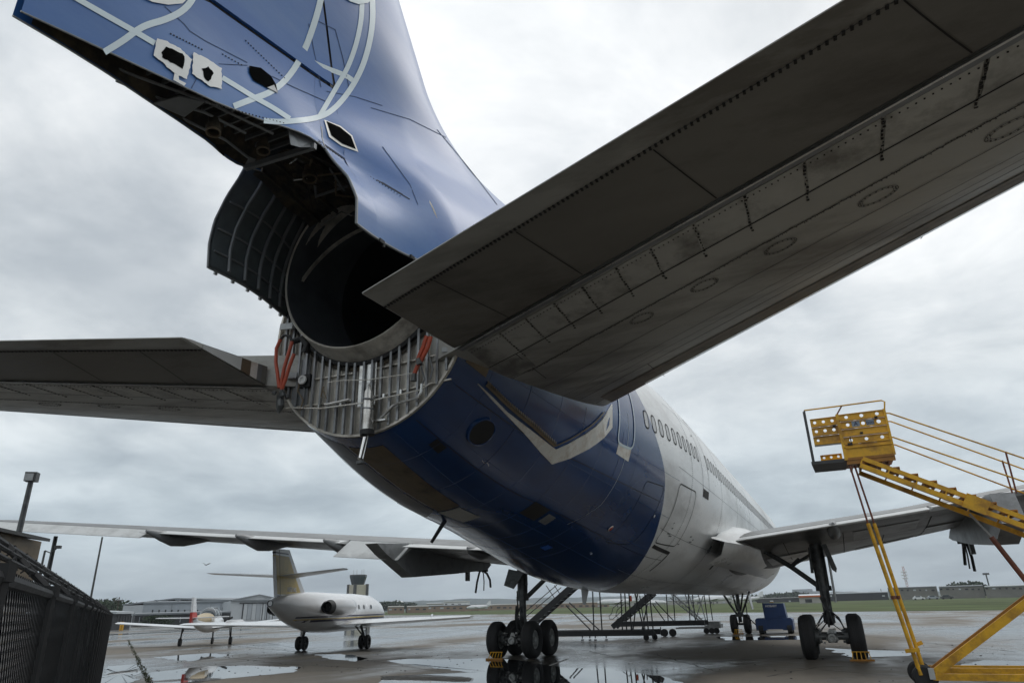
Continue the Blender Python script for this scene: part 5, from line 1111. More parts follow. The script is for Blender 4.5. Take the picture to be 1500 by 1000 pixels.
for sg in (1, -1):
    b = airfoil(sg, [(.6, -1.9, 2.3, 1.30), (1.2, -1.9, 2.0, 1.31), (8.0, -2.1, -.45, 1.52), (8.25, -2.0, -.8, 1.53)], .11); w_ = b.build('wing', M['jetwhite'], J, smooth=50)
    b = MB(); b.prism([V((sg * 6.0, -1.2, 1.55)), V((sg * 5.9, -1.1, 1.70)), V((sg * 5.7, .2, 1.72)), V((sg * 5.6, .6, 1.5))], (sg * .03, 0, 0)); b.build('wing_fence', M['jetwhite'], w_)
    b = airfoil(sg, [(.05, -7.6, -5.6, 3.65), (3.35, -8.1, -7.2, 3.85)], .09); b.build('tailplane', M['jetwhite'] if sg < 0 else M['wingtop'], J, smooth=50)
    n_ = MB(); n_.lathe([(-4.7, .26), (-4.5, .33), (-3.6, .43), (-2.2, .46), (-1.6, .42), (-1.5, .36)], (sg * 1.45, 0, 2.22), (0, 1, 0), 24); e_ = n_.build('engine', M['jetwhite'], J, smooth=50)
    n_ = MB(); n_.lathe([(-4.72, .26), (-4.72, .23), (-4.5, .20), (-4.5, .01)], (sg * 1.45, 0, 2.22), (0, 1, 0), 24); n_.lathe([(-4.9, .28), (-4.5, .345), (-4.45, .35)], (sg * 1.45, 0, 2.22), (0, 1, 0), 24); n_.build('exhaust', M['black'], e_, smooth=50)
    n_ = MB(); n_.box((sg * 1.05, -3.4, 2.2), (.6, 1.6, .14)); n_.build('engine_pylon', M['jetwhite'], J)
    b = MB(); b.tube([(sg * 1.6, -.1, 1.3), (sg * 1.85, 0, .5)], .07, 8); b.tube([(sg * 1.45, -.6, 1.25), (sg * 1.85, -.08, .6)], .035, 6); b.tube([(sg * 1.60, 0, .36), (sg * 2.1, 0, .36)], .04, 6); lg = b.build('landing_gear', M['steel'], J)
    for dx in (-.17, .17): b = MB(); b.lathe([(-.09, .2), (-.10, .33), (-.05, .37), (.05, .37), (.10, .33), (.09, .2), (.02, .19), (.02, .01)], (sg * 1.85 + dx, 0, .37), (1, 0, 0), 24); b.build('wheel', M['tyre'], lg, smooth=40)
    b = MB(); b.box((sg * 1.95, .22, .85), (.03, .5, .6)); b.build('gear_door', M['jetwhite'], lg)
b = MB(); b.tube([(0, 5.6, 1.2), (0, 5.7, .35)], .06, 8); ngj = b.build('nose_gear', M['steel'], J); 
for dx in (-.13, .13): b = MB(); b.lathe([(-.06, .25), (.06, .25)], (dx, 5.7, .25), (1, 0, 0), 18, True); b.build('wheel', M['tyre'], ngj)
def finp(pts, th, name, m_, par, x=None):
    b = MB(); b.prism([V((-th / 2, y, z)) for y, z in pts], (th, 0, 0)); return b.build(name, m_, par)
fz = finp([(-7.55, 2.48), (-7.95, 3.67), (-8.25, 4.86), (-6.75, 4.90), (-5.55, 3.81), (-4.3, 2.75), (-3.3, 2.79)], .16, 'tail_fin', M['jetwhite'], J)
finp([(-7.62, 2.83), (-8.18, 4.57), (-6.75, 4.57), (-5.8, 3.63), (-4.95, 2.83)], .172, 'gold_panel', M['gold'], fz)
finp([(-8.2, 4.65), (-8.22, 4.72), (-6.85, 4.72), (-6.8, 4.65)], .18, 'painted_line', M['jetnavy'], fz); finp([(-7.62, 2.73), (-7.62, 2.78), (-4.7, 2.75), (-4.4, 2.71)], .18, 'painted_line', M['jetnavy'], fz)
finp([(-7.35, 2.79), (-7.87, 4.82), (-7.84, 4.82), (-7.32, 2.79)], .178, 'rudder_gap', M['seam'], fz)
text_obj('registration', 'N921ML', .30, M['letter'], J, Matrix(((0, 0, 1), (1, 0, 0), (0, 1, 0))), (.095, -6.1, 3.05), bold=.008)
J.location = (-17.6, 4.3, 0); J.rotation_euler = (0, 0, -R(JH)); J.scale = (.88,) * 3
# ================================================================ SMALL PROPELLER PLANE
PP = thing('propeller_plane', 'small white and tan low-wing propeller plane with a red fin base', 'airplane')
b = body_loft([(-4.3, 1.45, .03, .12), (-3.4, 1.42, .16, .22), (-2.0, 1.32, .36, .40), (-.6, 1.28, .55, .52), (.6, 1.3, .6, .58), (1.8, 1.28, .58, .55), (2.6, 1.25, .48, .45), (3.2, 1.22, .30, .30)]); pf = b.build('fuselage', M['jetwhite'], PP, smooth=50)
b = body_loft([(-3.3, 1.50, .165, .20), (-2.0, 1.46, .37, .36), (-.7, 1.50, .56, .42)]); b.build('tan_upper_panel', M['tan'], PP, smooth=50)
b = body_loft([(-1.0, 1.6, .30, .25), (-.5, 1.72, .50, .42), (.3, 1.80, .54, .46), (1.0, 1.72, .50, .40), (1.5, 1.55, .40, .22)], 16); b.build('canopy', M['glass'], PP, smooth=50)
for y in (-.55, .3, 1.0): b = MB(); b.lathe([(y, .56), (y + .07, .56)], (0, 0, 1.72), (0, 1, 0), 20); b.build('canopy_frame', M['jetwhite'], PP)
for sg in (1, -1):
    b = airfoil(sg, [(.3, -.7, 1.0, .98), (5.3, -.5, .75, 1.42)], .12); b.build('wing', M['jetwhite'], PP, smooth=50)
    b = MB(); b.bar((sg * .5, -.75, .97), (sg * 1.7, -.75, 1.05), .5, .04); b.build('flap', M['dkplate'], PP)
    b = airfoil(sg, [(.03, -4.35, -3.4, 1.62), (1.95, -4.3, -3.55, 1.66)], .08); b.build('tailplane', M['jetwhite'], PP, smooth=50)
    b = MB(); b.tube([(sg * 1.45, 0, 1.0), (sg * 1.5, 0, .25)], .05, 6); b.tube([(sg * 1.35, -.05, 1.0), (sg * 1.5, -.25, .35)], .025, 6); lg = b.build('landing_gear', M['black'], PP)
    b = MB(); b.lathe([(-.07, .12), (-.08, .22), (.08, .22), (.07, .12)], (sg * 1.5, 0, .22), (1, 0, 0), 20, True); b.build('wheel', M['tyre'], lg)
b = MB(); b.tube([(0, 1.9, .9), (0, 2.0, .2)], .05, 6); lg = b.build('nose_gear', M['steel'], PP); b = MB(); b.lathe([(-.06, .2), (.06, .2)], (0, 2.0, .2), (1, 0, 0), 18, True); b.build('wheel', M['tyre'], lg)
b = MB(); b.prism([V((-.06, -4.5, 1.95)), V((-.06, -4.55, 2.75)), V((-.06, -4.05, 2.75)), V((-.06, -3.5, 1.95))], (.12, 0, 0)); b.build('tail_fin', M['jetwhite'], PP)
b = MB(); b.prism([V((-.065, -4.45, 1.3)), V((-.065, -4.5, 1.94)), V((-.065, -3.5, 1.94)), V((-.065, -3.0, 1.5))], (.13, 0, 0)); b.build('fin_base', M['red'], PP)
for a in (.4, .4 + math.pi): b = MB(); b.bar((0, 3.3, 1.22), (.95 * math.cos(a), 3.3, 1.22 + .95 * math.sin(a)), .04, .13); b.build('propeller_blade', M['black'], PP)
b = MB(); b.lathe([(3.15, .17), (3.4, .12), (3.55, .01)], (0, 0, 1.22), (0, 1, 0), 16); b.build('spinner', M['jetwhite'], PP, smooth=50)
text_obj('registration', 'N1056', .34, M['letter'], PP, Matrix(((0, 0, 1), (1, 0, 0), (0, 1, 0))), (.575, -1.25, 1.5), bold=.01)
PP.location = (-31.24, 8.9, 0); PP.rotation_euler = (0, 0, R(35.2))

# ================================================================ FENCE AND FLOODLIGHTS
FA, FB = V((6.2, -26.0, 0)), V((-16.4, -8.85, 0)); FD = (FB - FA).normalized(); FN = V((-FD.y, FD.x, 0)); FL = (FB - FA).length
fence = thing('chain_link_fence', 'black chain-link fence with slats and a barbed wire outrigger along the apron', 'fence', FB)
FA2 = FA + FD * 1.6
npost = 16; FL2 = (FB - FA2).length
for i in range(npost + 1):
    q = FA2 + FD * (FL2 * i / npost); b = MB(); b.tube([q, q + V((0, 0, 1.86))], .034, 8); b.tube([q + V((0, 0, 1.84)), q + V((0, 0, 1.89))], .045, 8); b.tube([q + V((0, 0, 1.87)), q + FN * .22 + V((0, 0, 2.08))], .02, 6); b.build('fence_post', M['fence'], fence)
for z, r in ((1.85, .024), (.08, .014)): b = MB(); b.tube([FA2 + V((0, 0, z)), FB + V((0, 0, z))], r, 8); b.build('fence_rail', M['fence'], fence)
for k, (o, z) in enumerate(((.08, 1.95), (.15, 2.02), (.22, 2.08))):
    b = MB(); b.tube([FA2 + FN * o + V((0, 0, z)), FB + FN * o + V((0, 0, z))], .010 if k < 2 else .018, 6)
    for j in range(160): q = FA2 + FD * (FL2 * j / 160) + FN * o + V((0, 0, z)); b.box(q, (.006, .006, .05), M=Matrix.Rotation(j, 3, 'X')); 
    b.build('barbed_wire', M['fence'], fence)
# wire mesh: two families of diagonal wires
b = MB(); sp_ = .06; hgt = 1.80; nn = int(FL2 / sp_)
for s_ in (1, -1):
    for i in range(-30, nn):
        if s_ == 1: a0, a1 = i * sp_, i * sp_ + hgt
        else: a0, a1 = i * sp_ + hgt, i * sp_
        za, zb_ = .08, .08 + hgt
        def clip(a, c): 
            t0, t1 = 0, 1
            for lim, sgn in ((0, 1), (FL2, -1)):
                f0, f1 = (a - lim) * sgn, (c - lim) * sgn
                if f0 < 0 and f1 < 0: return None
                if f0 < 0: t0 = max(t0, f0 / (f0 - f1))
                if f1 < 0: t1 = min(t1, f0 / (f0 - f1))
            return t0, t1
        c_ = clip(a0, a1)
        if not c_ or c_[1] - c_[0] < .01: continue
        t0, t1 = c_; p0 = FA2 + FD * (a0 + (a1 - a0) * t0) + V((0, 0, za + hgt * t0)); p1 = FA2 + FD * (a0 + (a1 - a0) * t1) + V((0, 0, za + hgt * t1)); o = FN * (.004 * s_)
        b.tube([p0 + o, p1 + o], .0032, 3, False)
b.build('wire_mesh', M['chain'], fence, kind='stuff')
# privacy slats woven through the mesh, some missing
rnd = random.Random(11); bay = FL2 / npost; slm = MB(); slm.box((0, 0, 0), (bay - .09, .012, .060)); slme = slm.mesh('privacy_slat', M['fence']); ang = math.atan2(FD.y, FD.x)
for i in range(npost):
    for j in range(18):
        if i in (4, 5) and j > 11 and rnd.random() < .5: continue
        q = FA2 + FD * (bay * (i + .5)) + V((0, 0, .16 + j * .0975 + rnd.uniform(-.006, .006))) + FN * rnd.uniform(.01, .03)
        inst('privacy_slat', slme, q, (rnd.uniform(-.15, .25), rnd.uniform(-.008, .008), ang), fence)
def flood(xb, yb, xt, yt, dist, label, r=.09, head=True, arm=False):
    t_ = far(xt, yt, dist); q = V((t_.x, t_.y, 0)); o = thing('floodlight_pole', label, 'light pole', q, 0, 'floodlight poles behind the fence')
    b = MB(); b.tube([q, V((q.x, q.y, t_.z))], [r, r * .7], 8); b.build('pole', M['steel'], o)
    if head:
        hx = CR * .0; b = MB(); b.box(t_ + V((0, 0, .15)), (.30, .26, .26), rz=R(40), ); b.build('lamp_head', M['dkplate'], o); b = MB(); b.box(t_ + V((.06, -.11, .13)), (.22, .08, .2), rz=R(40)); b.build('lamp_glass', M['galv'], o)
    if arm:
        b = MB(); b.tube([t_, t_ + V((.14, .12, -.08)), t_ + V((.26, .22, .06))], .022, 6); b.box(t_ + V((.28, .25, .12)), (.20, .16, .10), rz=R(40)); b.build('lamp_head', M['dkplate'], o)
    return o
flood(25, 790, 45, 706, 24, 'floodlight pole with a square lamp head, tallest of the poles', .10)
flood(70, 830, 82, 785, 34, 'plain dark pole between the floodlight and the thin mast', .11, head=False)
flood(60, 832, 66, 806, 30, 'low pole with a small lamp on a curved arm beside the brown sign board', .05, head=False, arm=True)
flood(134, 870, 150, 786, 42, 'thin bare mast rising from the far end of the fence', .06, head=False)
# brown board / roof edge behind the fence
a, e = far(0, 795, 16), far(61, 793, 17); bt = thing('equipment_shelter', 'brown flat-sided shelter just behind the chain-link fence', 'shed', (e.x, e.y, 0))
dd = (a - e); dd.z = 0; wd = V((-.6, -.2, 0)); zt2 = e.z
bk = V((-2.2, 3.0, 0)); 
b = MB(); e0 = V((e.x, e.y, 0)); a0_ = e0 + dd.normalized() * 3.4; b.prism([e0, a0_, a0_ + bk * -1, e0 + bk * -1], (0, 0, zt2)); b.build('wall', M['brown'], bt)
b = MB(); cc_ = (e0 + a0_) / 2 - bk / 2; b.prism([e0 + V((.1, .1, zt2)), a0_ + V((0, .1, zt2)), a0_ - bk * 1.03 + V((0, 0, zt2)), e0 - bk * 1.03 + V((.1, 0, zt2))], (0, 0, .06)); b.build('roof', M['dkplate'], bt)

# ================================================================ DISTANT BUILDINGS
def face(x0, y0t, x1, y1t, d0, d1, depth, name, label, cat, m_wall, m_roof=None, rise=0, group=None, base=0):
    A, B = far(x0, y0t, d0), far(x1, y1t, d1); h = (A.z + B.z) / 2; a, c = V((A.x, A.y, base)), V((B.x, B.y, base)); n = V((-(c - a).y, (c - a).x, 0)).normalized()
    if n.dot(V((a.x - CC.x, a.y - CC.y, 0))) < 0: n = -n
    t = thing(name, label, cat, (a + c) / 2, 0, group); b = MB(); b.prism([a, c, c + n * depth, a + n * depth], (0, 0, h)); b.build('wall', m_wall, t)
    if m_roof:
        b = MB(); o = V((0, 0, h + .02)); mid0 = (a + a + n * depth) / 2; mid1 = (c + c + n * depth) / 2; q = [a - n * .4, c - n * .4, mid1 + V((0, 0, rise)), mid0 + V((0, 0, rise)), c + n * (depth + .4), a + n * (depth + .4)]
        b.add([v + o for v in q] + [v + o + V((0, 0, .35)) for v in q], [(0, 1, 2, 3), (3, 2, 4, 5), (6, 7, 8, 9), (9, 8, 10, 11), (0, 1, 7, 6), (5, 4, 10, 11), (1, 2, 8, 7), (2, 4, 10, 8), (0, 3, 9, 6), (3, 5, 11, 9)]); b.build('roof', m_roof, t)
    return t, a, c, n, h
def onface(a, c, x, y, dn=.05, n=None, d=None):      # point of a wall seen at measured position
    A = V((a.x, a.y, 0)); u = (c - a).normalized(); nn = V((-u.y, u.x, 0)); r_ = ray(x, y); t = (A - CC).dot(nn) / r_.dot(nn); return CC + r_ * t
t, a, c, n, h = face(210, 885.5, 335, 880, 190, 190, 26, 'warehouse', 'long pale metal hangar annexe with a row of narrow dark windows', 'hangar', M['clad'], M['roofg'], .4)
def wrect(t, a, c, n, x0, y0, x1, y1, name, m_, off=.08):
    P = [onface(a, c, x, y) - n * off for x, y in ((x0, y1), (x1, y1), (x1, y0), (x0, y0))]; P[1].z = P[0].z; P[2] = V((P[1].x, P[1].y, P[3].z)); P[3] = V((P[0].x, P[0].y, P[3].z)); b = MB(); b.prism(P, n * (off - .03)); return b.build(name, m_, t)
for x in (223, 232.5, 242, 251, 260.5, 270, 279, 288.5): wrect(t, a, c, n, x - 1.1, 892.5, x + 1.1, 897.5, 'window', M['dkbuild'])
wrect(t, a, c, n, 310, 889.5, 318, 894.5, 'window', M['dkbuild']); wrect(t, a, c, n, 325, 889, 327, 894, 'window', M['dkbuild']); wrect(t, a, c, n, 330, 889, 331.5, 893.5, 'window', M['dkbuild'])
for x in (248.5, 306, 321): wrect(t, a, c, n, x - .3, 884, x + .3, 908, 'downpipe', M['roofg'])
for x, y in ((230, 882), (261, 881)): q = far(x, y - 3, 195); b = MB(); b.tube([q - V((0, 0, 1.5)), q], .15, 6); b.box(q, (.9, .9, .3)); b.build('roof_vent', M['roofg'], t)
t, a, c, n, h = face(338, 880, 415, 880, 188, 200, 40, 'hangar', 'pale aircraft hangar with tall sliding doors behind the business jet', 'hangar', M['clad2'], M['roofg'], 1.0)
mm = (a + c) / 2; b = MB(); b.prism([a + V((0, 0, h)) - n * .05, c + V((0, 0, h)) - n * .05, mm + V((0, 0, h + 1.2)) - n * .05], n * .3); b.build('gable', M['clad2'], t)
b = MB(); b.prism([a + V((0, 0, h)) - n * .3, mm + V((0, 0, h + 1.25)) - n * .3, c + V((0, 0, h)) - n * .3, c + V((0, 0, h + .4)) - n * .3, mm + V((0, 0, h + 1.65)) - n * .3, a + V((0, 0, h + .4)) - n * .3], n * .3); b.build('gable_trim', M['roofg'], t)
wrect(t, a, c, n, 351, 882, 407, 883.3, 'door_rail', M['dkbuild'], .3)
for i, x in enumerate((354, 360.5, 367, 373.5, 380, 387, 394, 400)): wrect(t, a, c, n, x, 884, x + 5.8, 907, 'sliding_door_leaf', M['clad'] if i % 2 else M['clad2'], .14)
for x in (353.4, 382, 388.8, 397.5): wrect(t, a, c, n, x, 883.5, x + .9, 907.5, 'door_gap', M['dkbuild'], .2)
t, a, c, n, h = face(198, 900, 338, 898, 178, 180, 10, 'covered_walkway', 'low dark canopy building running in front of the pale annexe', 'canopy', M['dkbuild'], M['roofg'], .2)
for i in range(9): wrect(t, a, c, n, 203 + i * 15, 903, 203.8 + i * 15, 911, 'post', M['clad'], .2)
t, a, c, n, h = face(167, 899, 193, 898, 140, 146, 9, 'shed', 'small dark shed with two yellow bollards at the far end of the fence', 'shed', M['dkbuild'], M['clad2'], .3)
for i in range(6): wrect(t, a, c, n, 170 + i * 4, 901, 170.6 + i * 4, 914, 'wall_rib', M['dkplate'], .12)
for x in (176.5, 179.5): q = far(x, 918, 128); q.z = 0; b = MB(); b.tube([q, q + V((0, 0, 1.2))], .14, 8); tag(b.build('bollard', M['yellow']), 'yellow bollard, the left one of two by the dark shed' if x < 178 else 'yellow bollard, the right one of two by the dark shed', 'bollard', 'bollards by the shed')
# control tower
q = far(525, 843, 360); tw = thing('control_tower', 'airport control tower with dark glass cab above the business jet', 'control tower', (q.x, q.y, 0)); H = q.z; wdt = 8.4; az = math.atan2(q.y - CC.y, q.x - CC.x)
b = MB(); b.box((q.x, q.y, (H - 4.2) / 2), (wdt * .8, wdt * .8, H - 4.2), rz=az + .5); b.build('shaft', M['beige'], tw)
ex = V((math.cos(az + .5), math.sin(az + .5), 0)); ey = V((-ex.y, ex.x, 0))
for sx in (-1, 1):
    for sy in (-1, 1): b = MB(); b.box(V((q.x, q.y, (H - 4) / 2)) + ex * sx * wdt * .39 + ey * sy * wdt * .39, (1.2, 1.2, H - 3.8), rz=az + .5); b.build('corner_pier', M['dkplate'], tw)
b = MB(); b.lathe([(H - 4.2, wdt * .36), (H - 3.8, wdt * .38), (H - .4, wdt * .50), (H, wdt * .50)], (q.x, q.y, 0), (0, 0, 1), 8, True); b.build('cab', M['glass'], tw)
b = MB(); b.lathe([(H, wdt * .50), (H + .5, wdt * .50)], (q.x, q.y, 0), (0, 0, 1), 8, True); b.build('cab_roof', M['dkplate'], tw)
for d in (-3, -1, 2, 3.2): b = MB(); b.tube([(q.x + d, q.y, H), (q.x + d, q.y, H + 3)], .08, 5); b.build('antenna', M['galv'], tw)
# water tower, brick sheds, far field buildings
q = far(585.5, 880, 900); wt = thing('water_tower', 'white water tower against the wooded hill left of centre', 'water tower', (q.x, q.y, 0)); b = MB(); b.lathe([(0, 1.5), (q.z - 6, 1.3), (q.z - 5, 4), (q.z - 1, 5), (q.z, 3.5), (q.z + .8, .5)], (q.x, q.y, 0), (0, 0, 1), 16, True); b.build('tank', M['jetwhite'], wt, smooth=50)
specs = [(568, 889, 592, 888.5, 420, 12, 'tan brick building beside the nose of the business jet', M['tanbrick'], M['conc']), (596, 888.5, 628, 888, 430, 12, 'tan brick shed below the white flat roofs', M['tanbrick'], M['conc']),
         (624, 887.5, 690, 886, 470, 14, 'long low brown brick block left of the main gear', M['tanbrick'], M['roofg']), (650, 882, 688, 880.5, 560, 30, 'wide white flat-roofed building in front of the hill', M['jetwhite'], M['conc']), (625, 884, 650, 883, 560, 30, 'pale low building with a small white roof', M['conc'], M['jetwhite']),
         (690, 886.5, 762, 885.5, 480, 14, 'long tan wall of sheds right behind the main gear leg', M['tanbrick'], M['conc']), (765, 885, 892, 882, 500, 14, 'long tan brick wall seen under the fuselage', M['tanbrick'], M['conc']), (898, 880.5, 965, 879.5, 520, 16, 'pale terminal sheds seen between the stand legs', M['conc'], M['jetwhite']),
         (975, 879.5, 1075, 877.5, 540, 16, 'low pale building strip left of the nose gear', M['conc'], M['roofg']), (1205, 870.5, 1300, 867, 420, 20, 'long dark low hangar row right of the orange-roofed building', M['dkbuild'], M['clad']), (1108, 877, 1172, 876, 460, 16, 'dark low building behind the blue cart', M['dkbuild'], M['dkplate']),
         (1300, 861, 1372, 860, 380, 30, 'brown-grey flat hangar right of the radio mast', M['conc2'], M['roofg']), (1375, 859.5, 1440, 858.5, 360, 30, 'grey hangar with a wide dark door near the right edge', M['conc2'], M['roofg']), (1442, 860, 1540, 856, 340, 30, 'pale hangar with white doors at the right edge', M['conc2'], M['clad2'])]
for i, (x0, y0, x1, y1, d, dep, lab, mw, mr) in enumerate(specs):
    t, a, c, n, h = face(x0, y0, x1, y1, d, d, dep, 'airfield_building', lab, 'building', mw, mr, .3)
    k = max(3, int((x1 - x0) / 9)); rnd = random.Random(i)
    yy = (y0 + y1) / 2
    for j in range(k):
        x = x0 + (x1 - x0) * (j + .5) / k; w_ = (x1 - x0) / k * .3; 
        wrect(t, a, c, n, x - w_, yy + 2.4, x + w_ * rnd.uniform(-.2, 1), yy + (4.5 if h < 7 else 9), 'window', M['dkbuild'] if rnd.random() < .7 else M['clad2'], .3)
t, a, c, n, h = face(1170, 874, 1206, 872, 300, 300, 14, 'terminal_building', 'low building with an orange band around its roof', 'building', M['conc'], M['jetwhite'], .5)
M['orangeband'] = mat('orange_roof_band', (.50, .13, .04), .5)
wrect(t, a, c, n, 1170, 872, 1206, 874.5, 'roof_band', M['orangeband'], .6); wrect(t, a, c, n, 1180, 877, 1190, 882, 'window', M['dkbuild'])
for i, (x0, x1, yt, d, lab) in enumerate(((1160, 1190, 863, 1500, 'pale blue-grey block on the skyline behind the orange roof'), (1176, 1200, 866, 1450, 'second distant block beside the taller skyline block'))): face(x0, yt, x1, yt - .5, d, d, 40, 'skyline_block', lab, 'building', M['clad'], M['roofg'])
# hills
rnd = random.Random(21)
def ridge(x0, x1, dist, ys, name, m_, jag):
    b = MB(); rg = []; n = 160
    for i in range(n + 1):
        x = x0 + (x1 - x0) * i / n; y = float(np.interp(x, [p_[0] for p_ in ys], [p_[1] for p_ in ys])) + rnd.uniform(-jag, jag)
        top = far(x, y, dist); d = V((top.x - CC.x, top.y - CC.y, 0)).normalized(); f0 = V((top.x, top.y, -1)) - d * dist * .08; bk = V((top.x, top.y, -1)) + d * dist * .12
        rg.append([f0, V((top.x, top.y, 0)) - d * dist * .03 + V((0, 0, max(.5, top.z * .7 + rnd.uniform(-1, 1)))), top, bk])
    b.loft(rg, False); return b.build(name, m_, kind='structure')
ridge(-60, 1560, 2600, [(-60, 905), (150, 899), (300, 892), (480, 888), (560, 884), (600, 880), (640, 878.5), (700, 876), (760, 877), (800, 875), (900, 873), (1000, 873), (1100, 872), (1160, 868), (1230, 866), (1300, 866), (1400, 865), (1560, 862)], 'hills', M['hill'], .7)
ridge(500, 900, 1300, [(500, 888), (560, 880), (590, 880), (620, 884), (700, 885), (800, 884), (900, 882)], 'hills', M['hill'], .6)
# trees
def leafcloud(b, c, rx, rz, n, rnd, s):
    for _ in range(n):
        u = V((rnd.gauss(0, 1), rnd.gauss(0, 1), rnd.gauss(0, 1))).normalized() * rnd.uniform(.55, 1) ** .5; p = c + V((u.x * rx, u.y * rx, u.z * rz)); a = V((rnd.uniform(-1, 1), rnd.uniform(-1, 1), rnd.uniform(-1, 1))).normalized() * s; e = V((rnd.uniform(-1, 1), rnd.uniform(-1, 1), rnd.uniform(-1, 1))).normalized() * s
        b.add([p, p + a, p + a + e, p + e], [(0, 1, 2, 3)])
def tree(x, ytop, dist, w, label, seed, group='trees beyond the apron'):
    rnd = random.Random(seed); T = far(x, ytop, dist); q = V((T.x, T.y, 0)); H = T.z; t = thing('tree', label, 'tree', q, 0, group)
    b = MB(); b.tube([q, q + V((.1, 0, H * .35)), q + V((-.1, .2, H * .7))], [w * .05, w * .04, w * .015], 7)
    for k in range(4): a = rnd.uniform(0, 6.28); b.tube([q + V((0, 0, H * .35)), q + V((math.cos(a) * w * .3, math.sin(a) * w * .3, H * .65))], [w * .02, w * .008], 5)
    b.build('trunk', M['bark'], t)
    b = MB()
    for k in range(7): a = rnd.uniform(0, 6.28); r_ = rnd.uniform(.1, .36) * w; leafcloud(b, q + V((math.cos(a) * r_, math.sin(a) * r_, H * rnd.uniform(.42, .82))), w * rnd.uniform(.18, .28), H * rnd.uniform(.13, .2), 130, rnd, w * .05)
    b.build('crown', M['leaf'], t)
TS = [(150, 876, 240, 16, 'tall tree nearest the end of the fence'), (161, 879, 250, 14, 'broad tree just right of the tallest one'), (170, 881, 240, 12, 'rounded tree above the dark shed'), (180, 880, 260, 15, 'dark tree right of the rounded tree above the shed'), (190, 884, 250, 12, 'low tree between the shed and the pale annexe'), (200, 883, 262, 14, 'spreading tree close to the left corner of the pale annexe'), (209, 886, 262, 10, 'small tree touching the left corner of the pale annexe'),
      (1404, 852, 420, 18, 'left half of the dark tree clump above the flat hangar'), (1418, 852, 430, 20, 'dark tree in the middle of the clump above the flat hangar'), (1429, 855, 430, 12, 'small right end of the tree clump above the flat hangar'),
      (573, 879, 500, 20, 'dark tree behind the nose of the business jet'), (596, 882, 520, 14, 'small tree right of the white water tower'), (1125, 872, 700, 40, 'wide dark tree left of the blue cart housing'), (1145, 870, 700, 44, 'wide dark tree above the blue cart')]
for i, (x, y, d, w, l) in enumerate(TS): tree(x, y, d, w, l, i + 40)
for x0, x1, y, d in ((215, 250, 904, 168),):
    b = MB(); rnd = random.Random(2)
    for i in range(14): q = far(x0 + (x1 - x0) * i / 14, y + 2, d); leafcloud(b, V((q.x, q.y, 1.0)), 1.3, 1.0, 60, rnd, .3)
    tag(b.build('hedge', M['leaf']), 'low clipped hedge in front of the canopy building', 'hedge')
# masts and utility poles
def mast(x, yt, d, label, cat='pole', r=.15, lattice=False, cross=False, col='steel'):
    T = far(x, yt, d); q = V((T.x, T.y, 0)); o = thing('radio_mast' if lattice else 'utility_pole', label, cat, q)
    if lattice:
        b = MB(); s_ = .9
        for a in (0, 2.1, 4.2): b.tube([q + V((math.cos(a) * s_, math.sin(a) * s_, 0)), V((q.x + math.cos(a) * s_ * .6, q.y + math.sin(a) * s_ * .6, T.z))], .13, 5)
        b.build('legs', M['letter'], o); b = MB(); n = 12
        for i in range(n): z = T.z * i / n; b.tube([q + V((s_, 0, z)), q + V((-s_ * .5, s_ * .8, z + T.z / n)), q + V((-s_ * .5, -s_ * .8, z)), q + V((s_, 0, z + T.z / n))], .10, 4)
        b.build('lattice', M['red'], o)
        for z in (.62, .72, .82): b = MB(); b.box((q.x, q.y, T.z * z), (3.2, 3.2, .5)); b.build('platform', M['letter'], o)
    else:
        b = MB(); b.tube([q, T], r, 6); b.build('pole', M[col], o)
        if cross: b = MB(); b.box(T - V((0, 0, .8)), (2.4, .2, .2), rz=.6); b.build('crossarm', M[col], o)
    return o
mast(1322, 829, 520, 'red and white lattice radio mast right of the yellow leg', 'radio mast', lattice=True)
m2 = mast(1444, 840, 380, 'tall light pole above the hangars near the right edge', r=.3); T = far(1444, 840, 380); b = MB(); b.box(T, (2.4, 1.2, .8)); b.build('lamp_head', M['steel'], m2)
mast(1358, 858, 420, 'short pole with a square head left of the tree clump', r=.25, cross=True); mast(175, 874, 200, 'wooden utility pole with a crossarm above the trees', r=.12, cross=True, col='bark'); mast(1290, 862, 500, 'thin pole beside the dark hangar row', r=.2)
# distant parked airplanes
def jetliner(x, y, d, s, label, hd):
    q = far(x, y, d); q.z = 0; o = thing('parked_jet', label, 'airplane', (0, 0, 0), 0, 'jets parked across the field')
    b = body_loft([(-8, 2.6, .1, .1), (-5, 2.4, .8, .8), (-2, 2.2, 1, 1), (5, 2.2, 1, 1), (7.5, 2, .4, .4)], 12); b.build('fuselage', M['jetwhite'], o, smooth=50)
    for sg in (1, -1): airfoil(sg, [(.5, -1.5, 1.5, 1.8), (7.5, -3, -1.8, 2.2)]).build('wing', M['jetwhite'], o); airfoil(sg, [(.1, -8, -6.6, 3), (3, -8.6, -7.8, 3.1)]).build('tailplane', M['jetwhite'], o)
    b = MB(); b.prism([V((-.1, -8.4, 2.8)), V((-.1, -8.8, 5.4)), V((-.1, -7.6, 5.4)), V((-.1, -5, 3))], (.2, 0, 0)); b.build('tail_fin', M['jetwhite'], o)
    b = MB(); b.tube([(0, 0, 1.4), (0, 0, 0)], .15, 6); b.tube([(0, 6, 1.4), (0, 6, 0)], .12, 6); b.build('landing_gear', M['steel'], o)
    o.location = q; o.rotation_euler = (0, 0, hd); o.scale = (s,) * 3
jetliner(905, 890, 330, 1.2, 'white parked jet seen between the stand legs under the fuselage', 1.9); jetliner(1045, 884, 380, 1.3, 'white parked jet seen just left of the nose gear', 1.7)
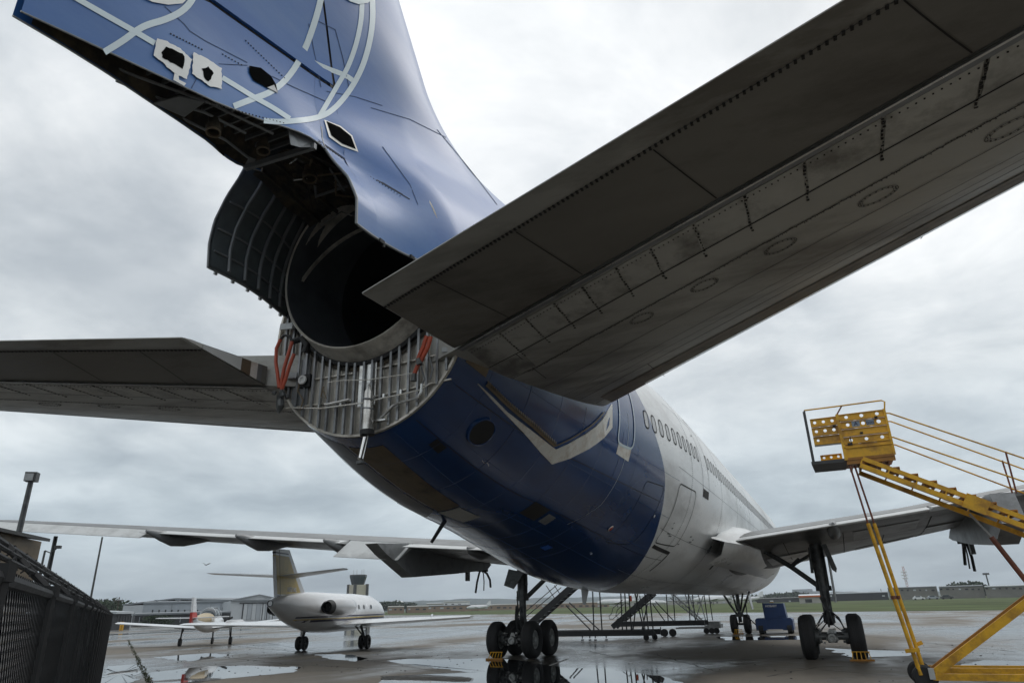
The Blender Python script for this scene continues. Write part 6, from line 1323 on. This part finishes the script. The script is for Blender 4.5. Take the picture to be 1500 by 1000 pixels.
jetliner(700, 892, 420, 1.0, 'small white jet far off left of the main gear leg', 1.5); jetliner(1095, 884, 420, 1.1, 'pale parked jet far off between nose gear and blue cart', 1.3); jetliner(960, 888, 400, .9, 'small parked jet behind the galvanised stand', 4.6)
# cars across the field
def car(x, y, d, label, m_):
    q = far(x, y, d); q.z = 0; o = thing('parked_car', label, 'car', q, 0, 'cars across the field'); b = MB(); b.prism([q + V((-2.2, -.9, .3)), q + V((2.2, -.9, .3)), q + V((2.2, -.9, .9)), q + V((1.3, -.9, 1.0)), q + V((.7, -.9, 1.5)), q + V((-1.2, -.9, 1.5)), q + V((-1.8, -.9, 1.0)), q + V((-2.2, -.9, .9))], (0, 1.8, 0)); b.build('body', m_, o)
    for dx in (-1.3, 1.3):
        b = MB(); b.lathe([(-.95, .33), (.95, .33)], (q.x + dx, q.y, .33), (0, 1, 0), 10, True); b.build('wheel', M['tyre'], o)
    b = MB(); b.box(q + V((-.25, 0, 1.25)), (1.7, 1.84, .35)); b.build('window', M['glass'], o)
car(1345, 872, 330, 'white car parked by the grass right of the radio mast', M['jetwhite']); car(1386, 871, 330, 'dark car in front of the grey hangar', M['dkplate']); car(1366, 872, 335, 'grey car between the white car and the dark car', M['clad'])
# bird
q = far(302, 827, 60); bd = tag(MB().build('bird', M['black']) if False else bpy.data.objects.new('bird', None), 'small dark bird flying in the sky left of the gold tail', 'bird')
COL.objects.link(bd); bd.location = q
b = MB(); ux = CR; b.tube([q - CF * .16 * 0 - ux * .02 + V((0, -.14, 0)), q, q + V((0, .12, .01))], [.01, .035, .015], 8)
b.add([q, q + ux * .14 + V((0, 0, .10)), q + ux * .34 + V((0, 0, .16)), q + ux * .16 + V((0, .06, .05))], [(0, 1, 2, 3)]); b.add([q, q - ux * .14 + V((0, 0, .10)), q - ux * .34 + V((0, 0, .15)), q - ux * .16 + V((0, .06, .05))], [(0, 1, 2, 3)])
b.build('body', M['black'], bd)

# ================================================================ THIN AIR HAZE
hm = bpy.data.materials.new('haze'); hm.use_nodes = True; ht = hm.node_tree; ht.nodes.clear(); ho = ht.nodes.new('ShaderNodeOutputMaterial'); hv = ht.nodes.new('ShaderNodeVolumePrincipled')
hv.inputs['Color'].default_value = (.86, .92, 1, 1); hv.inputs['Density'].default_value = .00022; hv.inputs['Anisotropy'].default_value = .2; ht.links.new(hv.outputs[0], ho.inputs['Volume'])
b = MB(); b.box((-300, 1500, 119), (7000, 6400, 240.24)); b.build('haze', hm, kind='stuff')
S.cycles.volume_step_rate = 5
